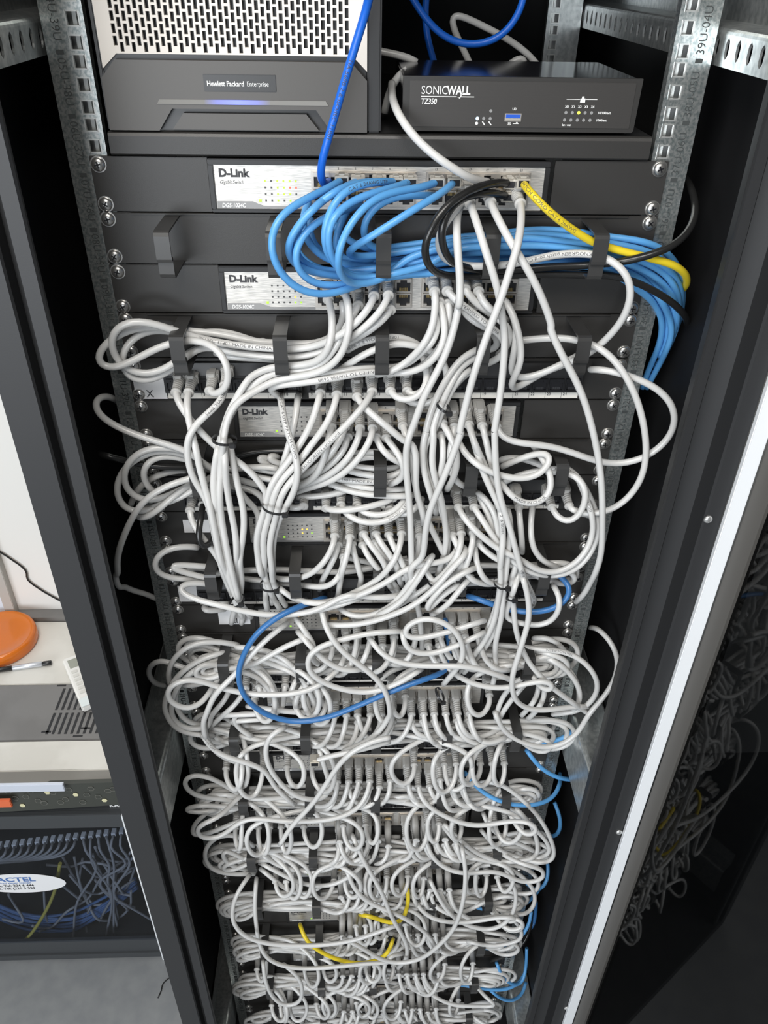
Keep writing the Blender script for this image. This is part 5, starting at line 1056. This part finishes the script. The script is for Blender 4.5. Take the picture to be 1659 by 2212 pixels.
load('''
g||light grey big circle right of the fifth ring row, outer|N 640,820,30 800,850,34 950,850,38 1100,900,42 1220,1000,46 1290,1130,48 1280,1240,46 1210,1330,42 1100,1400,36 900,1420,30
g||light grey big circle right of the fifth ring row, middle|N 760,890,32 900,940,36 1020,1030,40 1100,1130,42 1140,1240,42 1120,1330,40 1060,1400,34
g||light grey circle right of the fifth ring row, inner|N 860,880,28 980,960,32 1080,1080,34 1130,1200,36 1120,1300,34
g||light grey strand from the right bundle to the lower left fan, upper|N 640,1080,34 520,1160,36 440,1260,38 400,1360,40 380,1440,40
g||light grey strand from the right bundle to the lower left fan, lower|N 660,1130,38 560,1240,40 480,1340,42 420,1440,42
g||light grey strand curling below the last ring of the fifth row|N 760,1150,36 760,1240,40 700,1340,42 620,1420,42
g||second light grey strand curling below the last ring of the fifth row|N 810,1150,40 820,1260,44 760,1380,46 680,1450,46
g||light grey loop left of the fifth ring row, topmost|L 880,800,24 700,770,30 560,770,34 420,820,38 320,910,40 265,1010,40 260,1100,40 290,1180,36
g||light grey loop left of the fifth ring row, large|L 760,870,34 600,910,40 440,990,44 330,1100,48 250,1230,50 225,1380,52 S 400,980,52 430,1060,52 520,1110,50 650,1120,46
g||light grey loop left of the fifth ring row, second large|L 750,910,30 620,950,36 480,1030,40 370,1140,44 300,1260,46 290,1390,48 S 430,1000,48 480,1070,48 560,1090,46 640,1070,42
g||light grey loop left of the fifth ring row, third large|L 880,950,28 740,960,32 560,1000,36 430,1080,40 330,1200,42 330,1360,44 S 470,980,44 520,1050,44 600,1060,40
g||light grey loop ending left behind the rail of the fifth ring row|S 400,845,-10 340,830,10 305,770,24 330,720,32 390,700,36 460,730,38 560,770,38 700,770,34 760,740,30
g||light grey strand curving low left of the fifth ring row|L 740,1080,34 600,1140,38 480,1170,38 390,1165,34 380,1150,28
g|s|light grey cable from the first boot left of the blue curve|L 690,1210,38 650,1300,46 600,1420,50 S 610,1030,52 630,1140,52 700,1230,50 800,1270,48 940,1300,44
g|s|light grey cable from the second boot left of the blue curve|L 810,1210,38 780,1290,44 700,1380,48 620,1440,48 S 660,1050,46 600,1100,44
g|s|light grey cable from the third boot behind the blue curve|L 955,1200,38 900,1290,42 820,1380,44 740,1440,44 S 640,1080,40
g||long light grey cable slanting from upper right down to the left boots|L 1310,620,56 1200,700,62 1060,830,68 950,960,72 850,1080,74 720,1200,74 640,1320,74 600,1440,74 S 605,1040,72 620,1120,70
g||light grey cable slanting across to the left ring, lower|L 1500,740,50 1300,820,54 1150,910,56 1000,990,56 860,1010,50 700,1020,44
g||light grey strand right of the blue curve dropping straight|L 880,820,30 1100,840,36 1250,890,40 1370,980,44 1460,1100,46 1530,1230,48 1590,1400,48 S 870,960,46
g||light grey strand right of the blue curve, second|L 960,950,34 1100,1000,38 1180,1120,42 1240,1260,44 1270,1420,44 S 770,1000,44 800,1080,42 870,1120,40
g||light grey strand right of the blue curve, third, printed|L 1000,900,28 1150,960,32 1300,1010,36 1430,1080,40 1560,1200,44 1659,1340,46
g||light grey strand under the blue curve, curling|L 920,1040,40 1060,1080,44 1160,1180,48 1230,1310,48 1240,1440,46 S 780,1040,44
g|s|light grey cable curled tightly below its boot beside the blue curve|L 1075,1190,36 1100,1280,42 1150,1290,44 1160,1220,40 1120,1150,32
g|s|light grey cable from the boot right of the tight curl|L 1310,1180,38 1290,1270,44 1300,1380,46 S 700,1010,44
g||light grey folded strand left of centre|L 1420,1100,36 1370,1180,42 1350,1290,44 1400,1310,44 1470,1200,42 1480,1130,34
g||light grey printed folded strand left of centre|L 1480,1160,42 1410,1260,48 1390,1390,50 1430,1380,48 1500,1290,42
''')
load('''
g|f|light grey loose cable hanging free with its cut-looking end at lower left of centre|S 1640,1130,80 1550,1150,84 1440,1200,88 1350,1290,90 1280,1400,92 1210,1500,94 U 1000,400,96 960,460,97 920,525,98
g|cf|light grey cable ending in a loose clear plug held out from the rack|S 1225,1262,84 1300,1235,84 1400,1215,82 1550,1180,78 1640,1150,70
g||light grey hook-shaped strand below the blue curve|S 1050,1080,62 980,1110,66 950,1200,70 970,1290,72 1040,1390,74 1130,1460,74 1240,1480,72 1310,1440,66 1280,1300,56 1250,1200,46
g||light grey long arc, lower left to centre|S 610,1120,62 650,1190,66 740,1240,68 850,1270,68 950,1310,66 1000,1400,64 1100,1490,60
g||light grey wide bow across the lowest rows, front|U 710,740,50 640,840,66 605,960,78 620,1050,84 700,1130,88 830,1170,90 1000,1185,90 1200,1180,90 1400,1150,88 1600,1080,84 1659,1060,82
g||slate grey cable lying across the lowest rows|U 765,760,40 755,900,60 765,1050,70 790,1190,76 850,1280,80 950,1320,82 1100,1335,82 1300,1320,82 1500,1300,80 1659,1290,78 W 250,1260,76 340,1240,70
g||light grey strand ringing the lowest left loops|U 810,1300,60 820,1400,70 880,1530,76 960,1580,78 1040,1560,78 1065,1470,76 1040,1390,72 960,1320,66
g||light grey front arc on the right, long, swinging to lower left|W 750,560,70 770,680,80 765,830,88 740,960,92 690,1080,94 600,1180,94 480,1270,92 350,1300,90 230,1280,88 100,1200,86 0,1150,84
g||slate grey strand slanting through the lower centre|W 40,480,50 100,620,62 170,740,70 240,870,76 290,1000,80 350,1100,82 390,1190,80 380,1280,74 340,1320,66
g||light grey strand slanting across the lower centre to the right|W 0,700,56 50,820,64 150,910,70 300,970,74 430,1040,76 530,1120,76 580,1200,74
g||light grey outer loop right of the seventh ring row|W 810,150,30 900,110,34 1000,130,38 1100,200,42 1220,310,46 1310,450,50 1350,570,52 1340,630,52 1260,650,50 1150,620,46 1000,570,42 880,440,36
g||light grey second loop right of the seventh ring row|W 900,210,30 1020,270,34 1120,330,38 1220,420,42 1310,520,46 1320,590,46 1230,620,44 1100,640,42 920,640,44 760,560,44 660,450,40 600,380,36
g||light grey third loop right of the seventh ring row|W 1100,290,36 1200,400,40 1240,520,44 1230,610,46 1150,630,48 1000,640,50 860,590,50 740,500,48 640,400,42
g||light grey short arc below the seventh ring row|W 890,330,36 920,410,42 1020,480,46 1120,520,48 1200,560,48
g||light grey arc right of the eighth ring row|W 830,670,34 950,650,38 1080,655,42 1200,700,46 1255,780,48 1220,840,46 1120,850,42 1020,820,36
g||light grey large arc right of the eighth ring row|W 1040,670,36 1150,740,42 1220,830,48 1215,930,50 1150,990,50 1050,970,46
g||light grey arc right of the ninth ring row|W 990,950,34 1080,1010,40 1140,1090,46 1130,1150,48 1050,1170,48 950,1190,48 800,1160,46
g||light grey long bow on the lower right|W 540,760,40 600,880,52 680,990,60 800,1060,64 950,1080,66 1050,1020,66 1100,900,62 1090,800,56 1040,700,46
g||light grey loop at the far left of the seventh ring row, folded|U 690,220,30 560,140,36 440,80,42 330,70,46 285,110,48 320,180,48 420,220,44 560,230,38 700,270,32
g||light grey pointed loop below it|U 680,290,34 500,275,40 380,270,44 275,300,46 380,320,44 500,300,40
g||light grey lower loop at the far left of the seventh ring row|U 680,360,36 560,410,42 430,460,44 345,470,44 350,410,42 420,330,38 540,270,32
g||light grey outer loop left of the eighth ring row|U 740,530,34 620,460,40 510,470,44 440,540,46 430,620,46 480,690,44 600,720,40 740,715,34
g||light grey inner loop left of the eighth ring row|U 740,640,36 640,600,40 560,560,42 540,590,42 590,660,40 700,690,34
g||light grey strand running right from the eighth first ring|U 800,590,34 900,660,38 1050,700,42 1200,700,44 1320,640,44 1400,560,40
g||light grey strand below it running right|U 800,650,36 950,730,42 1100,790,46 1260,790,48 1380,730,46 1480,640,42
g||light grey strand lowest running right from the eighth first ring|U 800,690,34 900,770,40 1000,840,44 1100,850,46 1180,800,44
s||sky blue cable through the right ring of the seventh manager|W 770,60,26 830,140,34 920,210,40 1040,260,44 1150,275,46 1280,255,40 1360,200,26 1390,120,8 1385,60,-20
s||sky blue cable sagging past the right rail above the seventh row|T 865,1205,30 920,1280,32 1000,1340,30 1100,1365,24 1170,1350,8 1210,1310,-15
s||sky blue cable arc behind the big right circles|T 860,1165,26 960,1160,28 1060,1140,26 1130,1080,16 1150,1020,0
s||sky blue cable standing up beside the right rail, seventh row|W 1350,250,-10 1385,340,4 1390,430,10 1350,480,10 1300,460,0
s||sky blue cable bundle edge beside the right rail, eighth row|W 1150,750,10 1220,830,14 1290,800,8 1310,700,-5 1305,640,-15
s||sky blue cable right below the eighth ring row|W 770,900,24 860,945,30 960,950,34 1090,950,34 1180,900,24 1250,820,6
s||sky blue cable low beside the right rail, tenth row|W 810,1180,24 960,1210,28 1090,1170,26 1180,1060,14 1200,960,0
s||sky blue cable hanging right below the ninth rings|W 975,1300,26 1010,1380,30 1080,1440,30 1140,1430,22 1165,1320,6 1170,1200,-10
s||sky blue cable through the lowest visible right ring|W 740,1440,24 870,1460,30 1000,1475,32 1110,1440,24 1165,1350,8
s||sky blue cable bow at the bottom right|W 940,1480,30 1000,1530,32 1080,1545,28 1140,1500,14 1165,1420,-4
m||dark blue cable deep behind the right rings, ninth row|W 1140,1070,6 1200,1080,0 1225,1000,-10 1230,900,-20
k||black cable slack at the right of the ninth row|W 940,1280,20 1060,1240,24 1150,1170,20 1190,1080,6 1200,1000,-12
y||yellow cable lying low in the centre, through the ninth row|W 100,985,50 180,1000,54 260,1035,56 340,1035,58 385,960,56 400,860,50 390,800,42
y||yellow cable bow across the tenth row, left of centre|U 1055,1060,44 1080,1140,58 1160,1210,66 1280,1270,70 1400,1300,72 1530,1290,72 1620,1240,70 1650,1160,62
''')
# ---------------------------------------------------------------- cables of the lower rows: port -> rings -> side loop -> patch port
rnd = random.Random(11)
side_word = {-1: 'left', 1: 'right'}
def lower_cable(k, col, low, patch_i, sw_word, density=1):
    x = GX[col]; s = -1 if col < 6 else 1
    if rnd.random() < .12: s = -s
    zp = zk(k) + (ZD if low else ZU)
    zc = zk(k + 1) - 22
    R = rows.setdefault((k, s), dict(i=0, up=rnd.choice((-1, 1)), sag=rnd.uniform(0, 12), ext=rnd.uniform(214, 228), tw=rnd.uniform(-.5, .5)))
    i = R['i']; R['i'] += 1; j_ = i % 6; lay = i // 6
    ring = V(x + rnd.uniform(-1, 1), -39, zp - 4.5)
    q = (j_ - 2.5) * 4.6 + rnd.uniform(-1.2, 1.2); dd = 14 + lay * 13 + rnd.uniform(0, 8); dd = min(dd, 45)
    front = rnd.random() < .05
    if front: dd = rnd.uniform(60, 74)
    pts = [ring, V(x + s * rnd.uniform(0, 6), -rnd.uniform(46, 56), zp - 20), V(x + s * rnd.uniform(10, 22), -rnd.uniform(46, 62), zc + 6 + q * .5), V(x + s * rnd.uniform(46, 64), -max(dd, 30), zc - 8 + q * .7)]
    xh = s * 178
    if abs(x) < 75 and rnd.random() < .7: pts[-1] = V(x + s * 34, -max(dd, 36), zc - 2 + q * .7)
    if abs(xh) > abs(pts[-1].x) + 34: pts.append(V(pts[-1].x * .45 + xh * .55, -dd, zc + q - 7 - 1.5 * j_))
    pts.append(V(xh, -dd, zc + q * .8))
    big = rnd.random() < .15
    ext = R['ext'] + 5.5 * j_ + (rnd.uniform(8, 26) if big else rnd.uniform(-3, 3)); rz = 13 + 2.6 * j_ + (8 if big else 0); up = R['up'] if rnd.random() < .85 else -R['up']
    f = rnd.uniform(-6, 14); c = zc - R['sag'] - R['tw'] * 4 * j_
    pts += [V(s * (178 + (ext - 178) * .5), -dd - f * .5, c + up * rz), V(s * (178 + (ext - 178) * .9), -dd - f, c + up * rz * .75), V(s * ext, -dd - f, c), V(s * (178 + (ext - 178) * .85), -dd - f, c - up * rz * .75), V(s * (178 + (ext - 178) * .45), -dd - f, c - up * rz * .95)]
    xe_ = s * 178; d2 = min(46, 16 + lay * 12 + rnd.uniform(0, 8))
    pts.append(V(xe_, -d2, zc - up * (4 + 1.6 * j_) * .8))
    if patch_i is None:
        pts += [V(s * rnd.uniform(70, 130), -d2 * .8, zc - up * (2 + 1.4 * j_)), V(s * rnd.uniform(0, 50), -10, zc + rnd.uniform(-14, 6)), V(s * rnd.uniform(-40, -10), -6, zc + rnd.uniform(-14, 6))]
        fl = 's'
    else:
        px = PX[patch_i]; zq = zk(k + 2) - 26
        xin = px + s * 26
        if abs(xe_ - px) > 60: pts.append(V((xe_ + px) / 2, -d2, zc + rnd.uniform(-12, 12)))
        hg = rnd.uniform(10, 30); wd_ = rnd.uniform(14, 34)
        pts += [V(px - s * wd_ , -rnd.uniform(46, 66), zc - 10 + rnd.uniform(-8, 8)), V(px - s * wd_ * .8, -rnd.uniform(58, 72), zq - hg), V(px - s * wd_ * .3, -62, zq - hg - 10), V(px, -52, zq - hg * .6), V(px, -39, zq - 7)]
        fl = 'se'
    pos = 'the %s %s port' % (ORD[col], 'lower' if low else 'upper')
    add_cable('g', fl, 'light grey cable looping %s from %s of the %s' % (side_word[s], pos, sw_word), pts, sm=22)
rows = {}
used = set()
for (k, sw) in SW[3:]:
    if k + 1 > 35: continue
    word = '%s switch' % ORD[[q[0] for q in SW].index(k)]
    n = {8: 4, 11: 17, 14: 20, 17: 21, 20: 21, 23: 21, 26: 21, 29: 20, 32: 18, 35: 6}.get(k, 18)
    slots = [(c, l) for c in range(12) for l in (0, 1)]; rnd.shuffle(slots); pp = list(range(24)); rnd.shuffle(pp)
    for j, (c, l) in enumerate(slots[:n]):
        cand = [i for i in pp if (PX[i] < 0) == (c < 6)] or pp
        pi = cand[0] if rnd.random() < .42 and k > 8 else None
        if pi is not None: pp.remove(pi)
        lower_cable(k, c, l, pi, word)
for i, c in enumerate(cables): c['rest'] = i >= 300
print('cables', len(cables))
relax()
make_cables()
def find(s): return next(c for c in cables if s in c['label'])
for key, body, s0, fl in (('curling inside the black loops', 'TEKNOGREEN patch cord CAT 6 UTP', 215, True), ('that crosses from the top switch', 'CAT 6 24AWG VERIFIED TO TIA/EIA 568B 2 & ISO/IEC 11801 MADE IN CHINA', 560, True),
        ('from the middle upper port of the second', 'ISO/IEC 11801 MADE IN CHINA', 190, True), ('VERIFIED cable', 'VERIFIED TO TIA/EIA 568B 2 & ISO/IEC', 10, False), ('from the second boot of the right group', 'VERIFIED TO TIA/EIA', 20, False),
        ('lower one of the pair', '568B 2 VERIFIED TO TIA/EIA 568B', 160, True), ('curving over the third ring', '568B 2 & ISO/IEC 11801', 20, False), ('slanting down-left from the twelfth', 'TEKNOGREEN patch cord', 110, True),
        ('crossing before the third switch lettering', '24AWG CAT 6 UTP PATCH CORD', 10, False), ('dropping from above the server', 'TIA 568B 2 & ISO/IEC 11801', 60, False), ('printed cable in the third ring, fifth', '11801 MADE IN CHINA', 30, False),
        ('in a wide bow over the fourth switch', 'ISO/IEC 11801', 60, False), ('circling down below the last ring', 'MADE IN CHINA', 120, True), ('first right-hand patch boot', 'ISO/IEC 11801 MADE IN CHINA', 235, False), ('from the fourth patch port bending left', '568B TIA/EIA', 40, True),
        ('S-shaped strand with a big left bow', 'CAT 6 24AWG VERIFIED', 70, True), ('printed twisted strand, upper right', '24AWG UTP', 25, True), ('yellow cable from the right end', 'PATCH CORD CAT 6 26AWG', 6, False), ('big right circle', 'x', 0, False), ('light grey big circle right of the fifth ring row, outer', 'TEKNOGREEN', 90, True), ('long arc, lower left to centre', 'TEKNOGREEN Patch Cord', 60, False), ('arching over the ports from the middle', 'CAT 6 24AWG UTP', 60, True), ('last port of the left group', '11801 IEC 62', 10, True)):
    if body == 'x': continue
    print_on(find(key), body, s0, fl)
cable_tie(485, 949, 68, 26, 0.12, 'black cable tie round the left bundle below the third switch', 10)
cable_tie(596, 1096, 68, 30, 0.22, 'black cable tie on the second bundle, above the fourth switch', 11)
cable_tie(512, 1298, 52, 20, -0.45, 'black cable tie gathering the left bundle near the white stickers', 10)
cable_tie(583, 1264, 52, 24, 0.10, 'black cable tie on the second bundle below the fourth switch', 10)
cable_tie(1083, 1259, 60, 18, 0.08, 'black cable tie on the right bundle, upper of two', 10)
cable_tie(1102, 1287, 54, 12, 0.05, 'black cable tie on the right bundle, lower of two', 8)
cable_tie(958, 879, 46, 16, 0.5, 'small black cable tie left of the right-group ports of the third switch', 9)
cable_tie(935, 1255, 52, 14, 0.3, 'small black cable tie at the centre above the tangle', 9)
cable_tie(950, 1500, 62, 18, 0.9, 'black cable tie in the tangle right of centre', 9)
